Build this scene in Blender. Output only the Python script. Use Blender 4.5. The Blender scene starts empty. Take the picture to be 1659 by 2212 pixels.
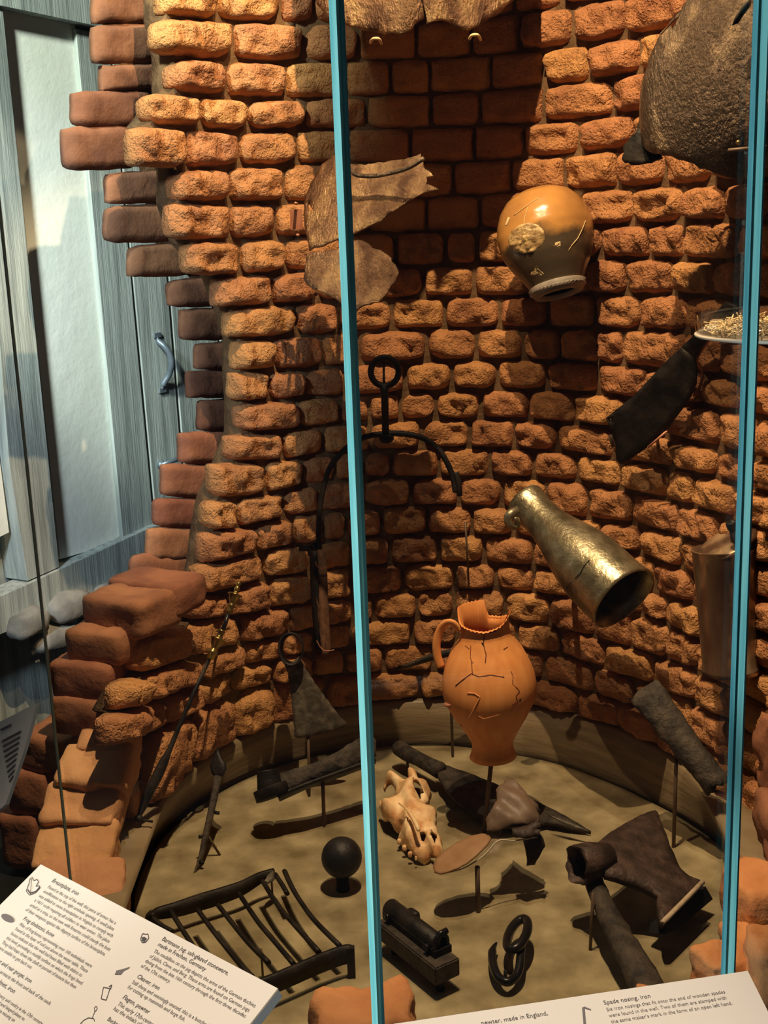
import bpy, bmesh, math, random
from mathutils import Vector, Matrix, noise
from mathutils.geometry import delaunay_2d_cdt
random.seed(7)
C = bpy.context.scene.collection
# ------------------------------------------------------------------ camera
W, H = 1659, 2212
FOC, PITCH, ROLL, CAMZ = 2590.0, math.radians(13.29), math.radians(-2.06), 1.12
_f = Vector((0, math.cos(PITCH), -math.sin(PITCH))); _r = Vector((1, 0, 0)); _u = _r.cross(_f)
RT = math.cos(ROLL)*_r + math.sin(ROLL)*_u
UP = math.cos(ROLL)*_u - math.sin(ROLL)*_r
CAM = Vector((0, 0, CAMZ))
cd = bpy.data.cameras.new('camera'); cam = bpy.data.objects.new('camera', cd); C.objects.link(cam)
cam.matrix_world = Matrix.Translation(CAM) @ Matrix((RT, UP, -_f)).transposed().to_4x4()
cd.sensor_fit = 'HORIZONTAL'; cd.sensor_width = 36; cd.lens = 36*FOC/W; cd.clip_start = .05
bpy.context.scene.camera = cam
# ------------------------------------------------------------------ world, lights, exposure
w = bpy.data.worlds.new('world'); bpy.context.scene.world = w; w.use_nodes = True
w.node_tree.nodes['Background'].inputs[0].default_value = (.55, .62, .75, 1)
w.node_tree.nodes['Background'].inputs[1].default_value = .03
vs = bpy.context.scene.view_settings
vs.view_transform = 'Standard'; vs.look = 'None'; vs.gamma = 1; vs.exposure = 0.0; vs.use_curve_mapping = False
def spot(loc, target, power, color, size, rad=.012, blend=.35):
    l = bpy.data.lights.new('spot_light', 'SPOT'); l.energy = power; l.color = color
    l.spot_size = math.radians(size); l.spot_blend = blend; l.shadow_soft_size = rad
    o = bpy.data.objects.new('spot_light', l); C.objects.link(o); o.location = loc
    o.rotation_euler = (Vector(target)-Vector(loc)).to_track_quat('-Z', 'Y').to_euler()
    return o
WARM = (1, .72, .42)
spot((.06, 1.50, 2.45), (.08, 2.35, .80), 178, WARM, 66, .009, .25)     # main lamp in the roof of the case
spot((.36, 1.38, 2.42), (-.42, 2.3, 1.22), 38, WARM, 29, .009, .12)   # right hand lamp turned to the left flank
spot((-.30, 1.42, 2.45), (.62, 2.15, .85), 62, WARM, 32, .009, .3)   # left hand lamp turned to the right flank
spot((.10, 1.72, 2.50), (.08, 1.9, 0.0), 54, (1, .82, .56), 38, .012)   # lamp straight over the floor
def area(loc, target, power, color, sx, sy):
    l = bpy.data.lights.new('area_light', 'AREA'); l.energy = power; l.color = color; l.shape = 'RECTANGLE'; l.size = sx; l.size_y = sy
    o = bpy.data.objects.new('area_light', l); C.objects.link(o); o.location = loc
    o.rotation_euler = (Vector(target)-Vector(loc)).to_track_quat('-Z', 'Y').to_euler()
    return o
_l = area((-.92, .67, 1.25), (-.02, 1.10, 1.25), 2.0, (.80, .95, 1), .26, 2.3)   # added unseen strip light that brightens the teal glass edges
_l.data.spread = math.radians(14)
spot((-1.02, .70, 2.6), (-.68, 2.85, 1.5), 700, (.93, 1, .86), 36, .12, .5)   # cool gallery light on the plastered wall
spot((-1.05, .70, 1.7), (-.72, 2.8, .75), 230, (.78, .90, 1), 38, .12, .7)
spot((-.14, .35, 2.5), (-.12, .70, .55), 150, (1, .88, .76), 34, .08, .7)         # gallery ceiling lamp over the label boards

# ------------------------------------------------------------------ projection helpers (pixel + real distance -> point)
def ray(px, py): return _f + RT*(px-W/2)/FOC - UP*(py-H/2)/FOC
def A(px, py, Y):
    d = ray(px, py); return CAM + d*(Y/d.y)
def F(px, py, z=0.0):
    d = ray(px, py); return CAM + d*((z-CAMZ)/d.z)
def onplane(px, py, P, N):
    d = ray(px, py); return CAM + d*((P-CAM).dot(N)/d.dot(N))
CX, CY, CR = .067, 1.995, .507
def lerp(a, b, t): return a+(b-a)*t
def surf(px, py, off=0.0):
    """point and inward normal on the brick shaft (a cylinder that flares out at both flanks)"""
    R = CR+off; d = ray(px, py)
    t = min(1, max(0, (py-1150)/250)); ph0 = math.radians(lerp(143, 174, t)); ph1 = math.radians(24)
    a = d.x*d.x+d.y*d.y; b = -(d.x*CX+d.y*CY); c = CX*CX+CY*CY-R*R; disc = b*b-a*c
    if disc > 0:
        k = (-b+math.sqrt(disc))/a; p = CAM+d*k; ph = math.atan2(p.y-CY, p.x-CX)
        if ph < -math.pi/2: ph += 2*math.pi
    else: ph = math.pi if px < 830 else 0
    if ph1 <= ph <= ph0: return p, Vector((-math.cos(ph), -math.sin(ph), 0))
    ph = ph0 if px < 830 else ph1
    n = Vector((-math.cos(ph), -math.sin(ph), 0)); P = Vector((CX, CY, 0))-n*R
    return onplane(px, py, P, n), n

# ------------------------------------------------------------------ object helpers
def link(name, bm, m, parent=None, smooth=True):
    bm.normal_update()
    me = bpy.data.meshes.new(name); bm.to_mesh(me); bm.free()
    if m: me.materials.append(m)
    if smooth: me.polygons.foreach_set('use_smooth', [True]*len(me.polygons))
    o = bpy.data.objects.new(name, me); C.objects.link(o)
    if parent: o.parent = parent; o.matrix_parent_inverse = Matrix.Translation(parent.location).inverted()
    return o
def thing(name, label, cat, loc=(0, 0, 0), group=None):
    o = bpy.data.objects.new(name, None); C.objects.link(o); o.location = loc; o.empty_display_size = .02
    o['label'] = label; o['category'] = cat
    if group: o['group'] = group
    return o
def tag(o, label, cat, group=None):
    o['label'] = label; o['category'] = cat
    if group: o['group'] = group
    return o
def struct(o): o['kind'] = 'structure'; return o
def nz(v, s, seed=0): return noise.noise(Vector((v[0]*s+seed*7.3, v[1]*s-seed*3.1, v[2]*s+seed*1.7)))
def addbox(bm, p0, ex, ey, ez):
    """box with one corner at p0 and three edge vectors"""
    vs_ = [bm.verts.new(p0+ex*i+ey*j+ez*k) for k in (0, 1) for j in (0, 1) for i in (0, 1)]
    for f in ((0, 2, 3, 1), (4, 5, 7, 6), (0, 1, 5, 4), (2, 6, 7, 3), (0, 4, 6, 2), (1, 3, 7, 5)): bm.faces.new([vs_[i] for i in f])
def boxc(bm, c, ex, ey, ez): addbox(bm, c-(ex+ey+ez)/2, ex, ey, ez)
def tube(bm, pts, rad, n=10, caps=True, flat=1.0, ref=None, closed=False):
    pts = [Vector(p) for p in pts]; m = len(pts)
    rads = rad if isinstance(rad, (list, tuple)) else [rad]*m
    rings = []; up = Vector(ref) if ref else None
    for i, p in enumerate(pts):
        if closed: t = pts[(i+1) % m]-pts[i-1]
        else: t = pts[min(m-1, i+1)]-pts[max(0, i-1)]
        t.normalize()
        if up is None: up = t.orthogonal()
        s = t.cross(up)
        if s.length < 1e-5: s = t.orthogonal()
        s.normalize(); u = s.cross(t).normalized(); up = u if ref is None else Vector(ref)
        rings.append([bm.verts.new(p+(s*math.cos(2*math.pi*k/n)*rads[i]+u*math.sin(2*math.pi*k/n)*rads[i]*flat)) for k in range(n)])
    for i in range(m if closed else m-1):
        a, b = rings[i], rings[(i+1) % m]
        for k in range(n): bm.faces.new((a[k], a[(k+1) % n], b[(k+1) % n], b[k]))
    if caps and not closed:
        bm.faces.new(rings[0][::-1]); bm.faces.new(rings[-1])
def smooth_path(pts, k=5):
    pts = [Vector(p) for p in pts]; out = []
    for i in range(len(pts)-1):
        p0, p1, p2, p3 = pts[max(0, i-1)], pts[i], pts[i+1], pts[min(len(pts)-1, i+2)]
        for j in range(k):
            t = j/k; out.append(.5*((2*p1)+(p2-p0)*t+(2*p0-5*p1+4*p2-p3)*t*t+(3*p1-p0-3*p2+p3)*t**3))
    out.append(pts[-1]); return out
def lathe(bm, P0, P1, prof, n=48, bump=0, bs=20, seed=0, side=None, cut=None, squash=1.0):
    """surface of revolution about P0->P1; prof = [(t, r)], t along the axis in 0..1; cut(i, angle) -> t shift"""
    P0, P1 = Vector(P0), Vector(P1); ax = (P1-P0); L = ax.length; d = ax.normalized()
    ref = Vector(side) if side else Vector((0, -1, 0)); s = ref-d*ref.dot(d); s.normalize(); u = d.cross(s)
    rings = []
    for i, (t, r) in enumerate(prof):
        row = []
        for k in range(n):
            a = 2*math.pi*k/n; tt = t+(cut(i, a) if cut else 0)
            p = P0+ax*tt+(s*math.cos(a)+u*math.sin(a)*squash)*r
            if bump: p += (p-(P0+ax*tt)).normalized()*bump*nz(p, bs, seed)
            row.append(bm.verts.new(p))
        rings.append(row)
    for a, b in zip(rings, rings[1:]):
        for k in range(n): bm.faces.new((a[k], a[(k+1) % n], b[(k+1) % n], b[k]))
    return rings, (P0, d, s, u, L)
def inpoly(x, y, P):
    c = False; j = len(P)-1
    for i in range(len(P)):
        if (P[i][1] > y) != (P[j][1] > y) and x < (P[j][0]-P[i][0])*(y-P[i][1])/(P[j][1]-P[i][1])+P[i][0]: c = not c
        j = i
    return c
def dist_edge(x, y, P):
    m = 1e9
    for i in range(len(P)):
        x1, y1 = P[i-1]; x2, y2 = P[i]; dx, dy = x2-x1, y2-y1; L = dx*dx+dy*dy
        t = 0 if L == 0 else max(0, min(1, ((x-x1)*dx+(y-y1)*dy)/L))
        m = min(m, math.hypot(x-x1-t*dx, y-y1-t*dy))
    return m
def plate(bm, px, anchors, thick=.003, step=.012, bulge=None, jag=0.0, holes=(), seed=0, rough=0.0):
    """a sheet of real thickness: outline given where its edge is seen, lying on the plane through three anchors (px,py,Y)"""
    a0, a1, a2 = [A(*a) for a in anchors]
    N = (a1-a0).cross(a2-a0).normalized()
    if N.dot(CAM-a0) < 0: N = -N
    U = (a1-a0).normalized(); V = N.cross(U)
    def loc(x, y):
        p = onplane(x, y, a0, N)-a0; return (p.dot(U), p.dot(V))
    def ring(pts):
        P = [loc(*p) for p in pts]; out = []
        for i in range(len(P)):
            a, b = P[i], P[(i+1) % len(P)]; L = math.hypot(b[0]-a[0], b[1]-a[1]); k = max(1, int(L/(step*.7)))
            for j in range(k):
                t = j/k; q = (a[0]+(b[0]-a[0])*t, a[1]+(b[1]-a[1])*t)
                if jag: q = (q[0]+jag*nz((q[0], q[1], 0), 90, seed), q[1]+jag*nz((q[0], q[1], 5), 90, seed))
                out.append(q)
        return out
    P = ring(px); HS = [ring(h) for h in holes]
    vs2 = [Vector(p) for p in P]; edges = [(i, (i+1) % len(P)) for i in range(len(P))]
    for Hh in HS:
        n0 = len(vs2); vs2 += [Vector(p) for p in Hh]; edges += [(n0+i, n0+(i+1) % len(Hh)) for i in range(len(Hh))]
    xs = [p[0] for p in P]; ys = [p[1] for p in P]
    x = min(xs)
    while x < max(xs):
        y = min(ys)
        while y < max(ys):
            qx = x+random.uniform(-.2, .2)*step; qy = y+random.uniform(-.2, .2)*step
            if inpoly(qx, qy, P) and dist_edge(qx, qy, P) > step*.4 and not any(inpoly(qx, qy, h) or dist_edge(qx, qy, h) < step*.4 for h in HS): vs2.append(Vector((qx, qy)))
            y += step
        x += step
    vo, eo, fo, _, _, _ = delaunay_2d_cdt(vs2, edges, [], 1, 1e-6)
    half = max(max(xs)-min(xs), max(ys)-min(ys))/2
    front = []; back = []
    mx, my = (max(xs)+min(xs))/2, (max(ys)+min(ys))/2
    for v in vo:
        de = dist_edge(v.x, v.y, P)
        h = bulge(v.x-mx, v.y-my, de, (max(xs)-min(xs))/2, (max(ys)-min(ys))/2) if bulge else 0
        p = a0+U*v.x+V*v.y
        if rough: h += rough*nz(p, 45, seed)+rough*.5*nz(p, 110, seed)
        front.append(bm.verts.new(p+N*h)); back.append(bm.verts.new(p+N*(h-thick)))
    cnt = {}
    for f in fo:
        c = [vo[i] for i in f]; cx = sum(q.x for q in c)/3; cy = sum(q.y for q in c)/3
        if not inpoly(cx, cy, P) or any(inpoly(cx, cy, h) for h in HS): continue
        try:
            bm.faces.new([front[i] for i in f]); bm.faces.new([back[i] for i in reversed(f)])
        except ValueError: continue
        for i in range(len(f)):
            e = (f[i], f[(i+1) % len(f)]); cnt[e] = cnt.get(e, 0)+1
    for (i, j) in cnt:
        if (j, i) not in cnt:
            try: bm.faces.new((front[j], front[i], back[i], back[j]))
            except ValueError: pass
    return a0, U, V, N
# ------------------------------------------------------------------ materials
def rgb(r, g, b):
    f = lambda c: ((c/255)/12.92 if c/255 <= .04045 else (((c/255)+.055)/1.055)**2.4)
    return (f(r), f(g), f(b), 1)
def mat(name, c1, c2=None, scale=12, rough=.7, metal=0, bump=.0, bscale=60, bdist=.004, spec=.3, c3=None, rand=0.0, aniso=None, r2=None, detail=6, contrast=(.35, .65), bump2=0, bscale2=250):
    m = bpy.data.materials.new(name); m.use_nodes = True; nt = m.node_tree; N = nt.nodes; L = nt.links
    b = N['Principled BSDF']; b.inputs['Roughness'].default_value = rough; b.inputs['Metallic'].default_value = metal
    b.inputs['Specular IOR Level'].default_value = spec; b.inputs['Base Color'].default_value = c1
    tc = N.new('ShaderNodeTexCoord'); mp = N.new('ShaderNodeMapping'); L.new(tc.outputs['Object'], mp.inputs['Vector'])
    if aniso: mp.inputs['Scale'].default_value = aniso
    col = None
    if c2:
        n = N.new('ShaderNodeTexNoise'); n.inputs['Scale'].default_value = scale; n.inputs['Detail'].default_value = detail; L.new(mp.outputs[0], n.inputs['Vector'])
        r = N.new('ShaderNodeValToRGB'); L.new(n.outputs[0], r.inputs[0]); e = r.color_ramp.elements
        e[0].position, e[1].position = contrast; e[0].color = c1; e[1].color = c2
        if c3: q = e.new((contrast[0]+contrast[1])/2); q.color = c3
        col = r.outputs[0]
        if r2 is not None:
            mr = N.new('ShaderNodeMapRange'); L.new(n.outputs[0], mr.inputs[0]); mr.inputs[1].default_value = contrast[0]; mr.inputs[2].default_value = contrast[1]
            mr.inputs[3].default_value = rough; mr.inputs[4].default_value = r2; L.new(mr.outputs[0], b.inputs['Roughness'])
    if rand and col:
        oi = N.new('ShaderNodeObjectInfo'); hs = N.new('ShaderNodeHueSaturation'); L.new(col, hs.inputs['Color'])
        a = N.new('ShaderNodeMapRange'); L.new(oi.outputs['Random'], a.inputs[0]); a.inputs[3].default_value = 1-rand; a.inputs[4].default_value = 1+rand; L.new(a.outputs[0], hs.inputs['Value'])
        h = N.new('ShaderNodeMath'); h.operation = 'MULTIPLY_ADD'; L.new(oi.outputs['Random'], h.inputs[0]); h.inputs[1].default_value = .014; h.inputs[2].default_value = .492; L.new(h.outputs[0], hs.inputs['Hue'])
        col = hs.outputs[0]
    if col: L.new(col, b.inputs['Base Color'])
    if bump:
        n2 = N.new('ShaderNodeTexNoise'); n2.inputs['Scale'].default_value = bscale; n2.inputs['Detail'].default_value = 5; n2.inputs['Roughness'].default_value = .62; L.new(mp.outputs[0], n2.inputs['Vector'])
        bp = N.new('ShaderNodeBump'); bp.inputs['Strength'].default_value = bump; bp.inputs['Distance'].default_value = bdist; L.new(n2.outputs[0], bp.inputs['Height'])
        last = bp
        if bump2:
            n3 = N.new('ShaderNodeTexNoise'); n3.inputs['Scale'].default_value = bscale2; n3.inputs['Detail'].default_value = 2; L.new(tc.outputs['Object'], n3.inputs['Vector'])
            bq = N.new('ShaderNodeBump'); bq.inputs['Strength'].default_value = bump2; bq.inputs['Distance'].default_value = bdist*.35; L.new(n3.outputs[0], bq.inputs['Height']); L.new(bp.outputs[0], bq.inputs['Normal']); last = bq
        L.new(last.outputs[0], b.inputs['Normal'])
    return m
M = {}
M['brick'] = mat('rough_brick', (.36, .15, .055, 1), (.50, .225, .08, 1), 22, .72, bump=1, bscale=42, bdist=.016, rand=.14, spec=.35, c3=(.45, .20, .07, 1), bump2=.6, bscale2=260)
M['brick_smooth_shaded'] = mat('shaded_smooth_brick', (.11, .05, .03, 1), (.19, .085, .045, 1), 14, .85, bump=.5, bscale=22, bdist=.008, rand=.3, spec=.15)  # darker copy for the upper outer bricks, their shade put into the colour
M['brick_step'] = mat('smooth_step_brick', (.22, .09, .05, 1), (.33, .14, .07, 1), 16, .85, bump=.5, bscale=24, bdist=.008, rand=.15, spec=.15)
M['brick_front'] = mat('pale_orange_brick', (.46, .22, .10, 1), (.56, .29, .14, 1), 14, .8, bump=.6, bscale=28, bdist=.008, rand=.08, spec=.25)
M['brick_orange'] = mat('bright_orange_brick', (.62, .27, .105, 1), (.50, .20, .075, 1), 16, .85, bump=.7, bscale=40, bdist=.006, spec=.2)
M['mortar'] = mat('mortar', (.09, .05, .025, 1), (.17, .10, .05, 1), 30, .95, bump=.8, bscale=60, bdist=.006, spec=.1)
M['iron'] = mat('black_iron', (.010, .009, .009, 1), (.035, .026, .02, 1), 30, .48, .55, bump=.5, bscale=90, bdist=.003, spec=.4, r2=.62)
M['iron_gloss'] = mat('waxed_black_iron', (.008, .008, .009, 1), (.02, .017, .016, 1), 25, .3, .5, bump=.3, bscale=70, bdist=.002, spec=.5)
M['armour'] = mat('pitted_brown_iron', (.14, .075, .045, 1), (.50, .33, .17, 1), 22, .33, .85, bump=1, bscale=150, bdist=.007, aniso=(1.3, 1.3, .8), spec=.5, c3=(.30, .18, .10, 1), r2=.3)
M['armour_dark'] = mat('pitted_dark_iron', (.10, .07, .045, 1), (.46, .33, .20, 1), 12, .35, .8, bump=1, bscale=140, bdist=.007, aniso=(1.3, 1.3, .8), spec=.5, c3=(.13, .09, .06, 1), r2=.36)
M['hoe'] = mat('grey_flaking_iron', (.08, .068, .05, 1), (.20, .17, .125, 1), 60, .55, .45, bump=.6, bscale=120, bdist=.003, c3=(.12, .1, .075, 1))
M['axe'] = mat('brown_pitted_iron', (.035, .022, .016, 1), (.10, .06, .045, 1), 40, .55, .3, bump=.7, bscale=90, bdist=.004, c3=(.06, .037, .028, 1))
M['charred'] = mat('dark_weathered_iron', (.022, .017, .013, 1), (.075, .055, .038, 1), 40, .65, .2, bump=.9, bscale=80, bdist=.005)
M['pewter'] = mat('corroded_pewter', (.16, .13, .075, 1), (.50, .42, .27, 1), 26, .42, .85, bump=.55, bscale=55, bdist=.004, spec=.5, c3=(.30, .25, .15, 1), r2=.33)
M['tankard'] = mat('brown_stained_pewter_glints', (.10, .05, .03, 1), (.60, .42, .24, 1), 16, .3, .5, bump=.25, bscale=50, bdist=.002, spec=.5, c3=(.17, .10, .06, 1), aniso=(1, 1, .45))  # brown stain; the gold tone stands in for vertical highlights
M['terracotta'] = mat('terracotta', (.88, .36, .11, 1), (.78, .29, .08, 1), 10, .5, bump=.22, bscale=60, bdist=.002, aniso=(6, 6, .5), spec=.35)
M['terra_pale'] = mat('broken_terracotta_edge', (.9, .42, .16, 1), (.75, .3, .1, 1), 30, .8)
M['crack'] = mat('dark_crack', (.12, .03, .01, 1), (.18, .05, .015, 1), 30, .9)
M['stoneware'] = mat('glazed_brown_stoneware', (.12, .07, .03, 1), (.56, .27, .07, 1), 5, .22, bump=.16, bscale=80, bdist=.002, spec=.6, c3=(.36, .17, .05, 1))
M['plaster_fill'] = mat('cream_fill', (.85, .62, .32, 1), (.7, .48, .22, 1), 30, .7)
M['grey_rim'] = mat('grey_stoneware', (.24, .20, .16, 1), (.34, .28, .22, 1), 30, .5)
M['bone'] = mat('bone', (.90, .66, .38, 1), (.62, .30, .12, 1), 34, .5, bump=.6, bscale=60, bdist=.004, c3=(.82, .52, .26, 1))
M['bone_dark'] = mat('bone_hollow', (.06, .025, .012, 1), (.12, .05, .02, 1), 30, .9)
M['leather'] = mat('dry_brown_leather', (.13, .08, .05, 1), (.20, .13, .085, 1), 14, .5, bump=.3, bscale=60, bdist=.002, spec=.4)
M['leather_dark'] = mat('black_leather', (.02, .012, .009, 1), (.05, .028, .02, 1), 30, .6, bump=.3, bscale=60)
M['sole'] = mat('tan_leather_sole', (.26, .13, .055, 1), (.36, .2, .1, 1), 18, .65, bump=.3, bscale=50)
M['rod'] = mat('bronze_rod', (.10, .065, .04, 1), (.14, .09, .055, 1), 20, .5, .3)
M['copper'] = mat('painted_copper_clip', (.42, .16, .09, 1), (.5, .22, .13, 1), 20, .5, .2)
M['brass'] = mat('old_brass', (.45, .31, .09, 1), (.22, .14, .05, 1), 60, .28, .9, spec=.5)
M['oak'] = mat('dark_oak_stave', (.10, .045, .022, 1), (.20, .095, .045, 1), 20, .7, bump=.7, bscale=40, aniso=(8, 8, 1))
M['curb'] = mat('grey_brown_curb_wood', (.17, .12, .065, 1), (.27, .20, .115, 1), 9, .42, bump=.35, bscale=30, bdist=.003, aniso=(1, 1, 9), spec=.5)
M['floor'] = mat('sandy_ground', (.17, .13, .065, 1), (.42, .34, .19, 1), 14, .9, bump=.7, bscale=260, bdist=.003, c3=(.28, .22, .12, 1), spec=.15, contrast=(.3, .7))
M['black'] = mat('black_gap', (.004, .004, .004, 1))
M['timber'] = mat('weathered_grey_timber', (.22, .25, .24, 1), (.42, .47, .44, 1), 8, .8, bump=.35, bscale=30, bdist=.006, aniso=(7, 7, .35), c3=(.34, .38, .36, 1), spec=.2)
M['plaster'] = mat('white_plaster', (.78, .82, .74, 1), (.85, .88, .82, 1), 4, .9, bump=.25, bscale=12, bdist=.01, spec=.15)
M['stone'] = mat('grey_field_stone', (.12, .12, .11, 1), (.30, .29, .26, 1), 12, .85, bump=.5, bscale=30, bdist=.006)
M['blue_iron'] = mat('blue_grey_iron', (.10, .13, .16, 1), (.2, .24, .28, 1), 20, .4, .4)
M['board'] = mat('cream_board', (.86, .76, .62, 1), (.88, .79, .66, 1), 3, .6, spec=.25)
M['board_side'] = mat('blue_grey_board_side', (.25, .36, .46, 1), (.3, .4, .5, 1), 5, .5)
M['ink'] = mat('dark_ink', (.10, .085, .08, 1))
M['ink_light'] = mat('grey_ink', (.20, .17, .155, 1))
M['glass_edge'] = mat('teal_polished_glass_edge', (.16, .52, .52, 1), (.32, .72, .68, 1), 3, .7, aniso=(60, 60, 1.5), spec=.1)
M['glass_edge_blue'] = mat('deep_blue_glass_edge', (.08, .30, .34, 1), (.16, .5, .54, 1), 4, .7, aniso=(60, 60, 2), spec=.1)
M['edge_green'] = mat('thin_green_glass_edge', (.40, .50, .38, 1), (.5, .6, .45, 1), 4, .3)
def glassmat(name, tint, gloss):
    m = bpy.data.materials.new(name); m.use_nodes = True; nt = m.node_tree; N = nt.nodes; L = nt.links
    N.remove(N['Principled BSDF']); out = N['Material Output']
    t = N.new('ShaderNodeBsdfTransparent'); t.inputs[0].default_value = tint
    g = N.new('ShaderNodeBsdfGlossy'); g.inputs['Roughness'].default_value = .015
    fr = N.new('ShaderNodeLayerWeight'); fr.inputs[0].default_value = .5
    p5 = N.new('ShaderNodeMath'); p5.operation = 'POWER'; p5.inputs[1].default_value = 5; L.new(fr.outputs['Facing'], p5.inputs[0])
    mu = N.new('ShaderNodeMath'); mu.operation = 'MULTIPLY_ADD'; mu.inputs[1].default_value = .9; mu.inputs[2].default_value = gloss; L.new(p5.outputs[0], mu.inputs[0])
    mx = N.new('ShaderNodeMixShader'); L.new(mu.outputs[0], mx.inputs[0]); L.new(t.outputs[0], mx.inputs[1]); L.new(g.outputs[0], mx.inputs[2]); L.new(mx.outputs[0], out.inputs[0])
    return m
M['glass'] = glassmat('clear_glass', (.985, .992, .99, 1), .04)
M['acrylic'] = glassmat('clear_acrylic', (.95, .95, .94, 1), .05)

# ------------------------------------------------------------------ bricks
def brick(bm, q, n, prot=.012, depth=.03, nu=12, nv=7, seed=0, rough=.006, gap=.0028, corner=.16, power=6):
    """pillow-faced brick; q = four corners (TL, TR, BR, BL) on the wall surface, n = outward normal of the face"""
    TL, TR, BR, BL = q
    wv = ((TR-TL).length+(BR-BL).length)/2; hv = ((TL-BL).length+(TR-BR).length)/2
    gu, gv = gap/max(wv, .01), gap/max(hv, .01)
    rows = []; rq = random.Random(seed*17+3); cc = [corner*rq.uniform(.4, 1.7) for _ in range(4)]; tp = [rq.uniform(-.05, .05) for _ in range(4)]
    for j in range(nv+1):
        t = -1+2*j/nv; row = []
        t = math.copysign(abs(t)**.8, t)
        for i in range(nu+1):
            s = -1+2*i/nu; s = math.copysign(abs(s)**.8, s)
            co = cc[(s > 0)+2*(t > 0)]
            ss = s*(1-co*min(1, hv/wv)*abs(t)**4); tt = t*(1-co*abs(s)**5-(tp[0] if t > 0 else tp[1])*0)
            tt += tp[2]*(1-abs(t))*s; ss += tp[3]*(1-abs(s))*t
            a = (ss+1)/2; b = (tt+1)/2
            a = gu+a*(1-2*gu); b = gv+b*(1-2*gv)
            p = (TL*(1-a)+TR*a)*(1-b)+(BL*(1-a)+BR*a)*b
            k = (1-abs(s)**power)*(1-abs(t)**(power*.6)); k = max(0, k)**.5
            h = prot*k*(1+.5*nz(p, 9, seed)) + rough*k*(nz(p, 38, seed)*1.3+nz(p, 90, seed)*.7) - .004*(1-k)
            # ragged outline
            e = max(abs(s), abs(t))**4
            p = p+(TR-TL).normalized()*nz(p, 40, seed+3)*.0028*e+(TL-BL).normalized()*nz(p, 45, seed+5)*.0028*e
            row.append((p, h))
        rows.append(row)
    V = [[bm.verts.new(p+n*h) for p, h in row] for row in rows]
    for j in range(nv):
        for i in range(nu): bm.faces.new((V[j][i], V[j+1][i], V[j+1][i+1], V[j][i+1]))
    loop = [(0, i) for i in range(nu)]+[(j, nu) for j in range(nv)]+[(nv, i) for i in range(nu, 0, -1)]+[(j, 0) for j in range(nv, 0, -1)]
    cen = sum((rows[j][i][0] for j, i in loop), Vector())/len(loop)
    m1 = []; bk = []
    for j, i in loop:
        p = rows[j][i][0]
        m1.append(bm.verts.new(p+(p-cen).normalized()*.0015-n*min(depth*.3, .015))); bk.append(bm.verts.new(p-n*depth))
    L = len(loop)
    for k in range(L):
        a, b = loop[k], loop[(k+1) % L]
        bm.faces.new((V[a[0]][a[1]], V[b[0]][b[1]], m1[(k+1) % L], m1[k])); bm.faces.new((m1[k], m1[(k+1) % L], bk[(k+1) % L], bk[k]))
    bm.faces.new(bk)
def yat(L, x):
    if x <= L[0][0]:
        (x0, y0), (x1, y1) = L[0], L[1]; return y0+(y1-y0)*(x-x0)/(x1-x0)*.6
    for (x0, y0), (x1, y1) in zip(L, L[1:]):
        if x <= x1: return y0+(y1-y0)*(x-x0)/(x1-x0)
    (x0, y0), (x1, y1) = L[-2], L[-1]; return y1+(y1-y0)*(x-x1)/(x1-x0)
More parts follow.
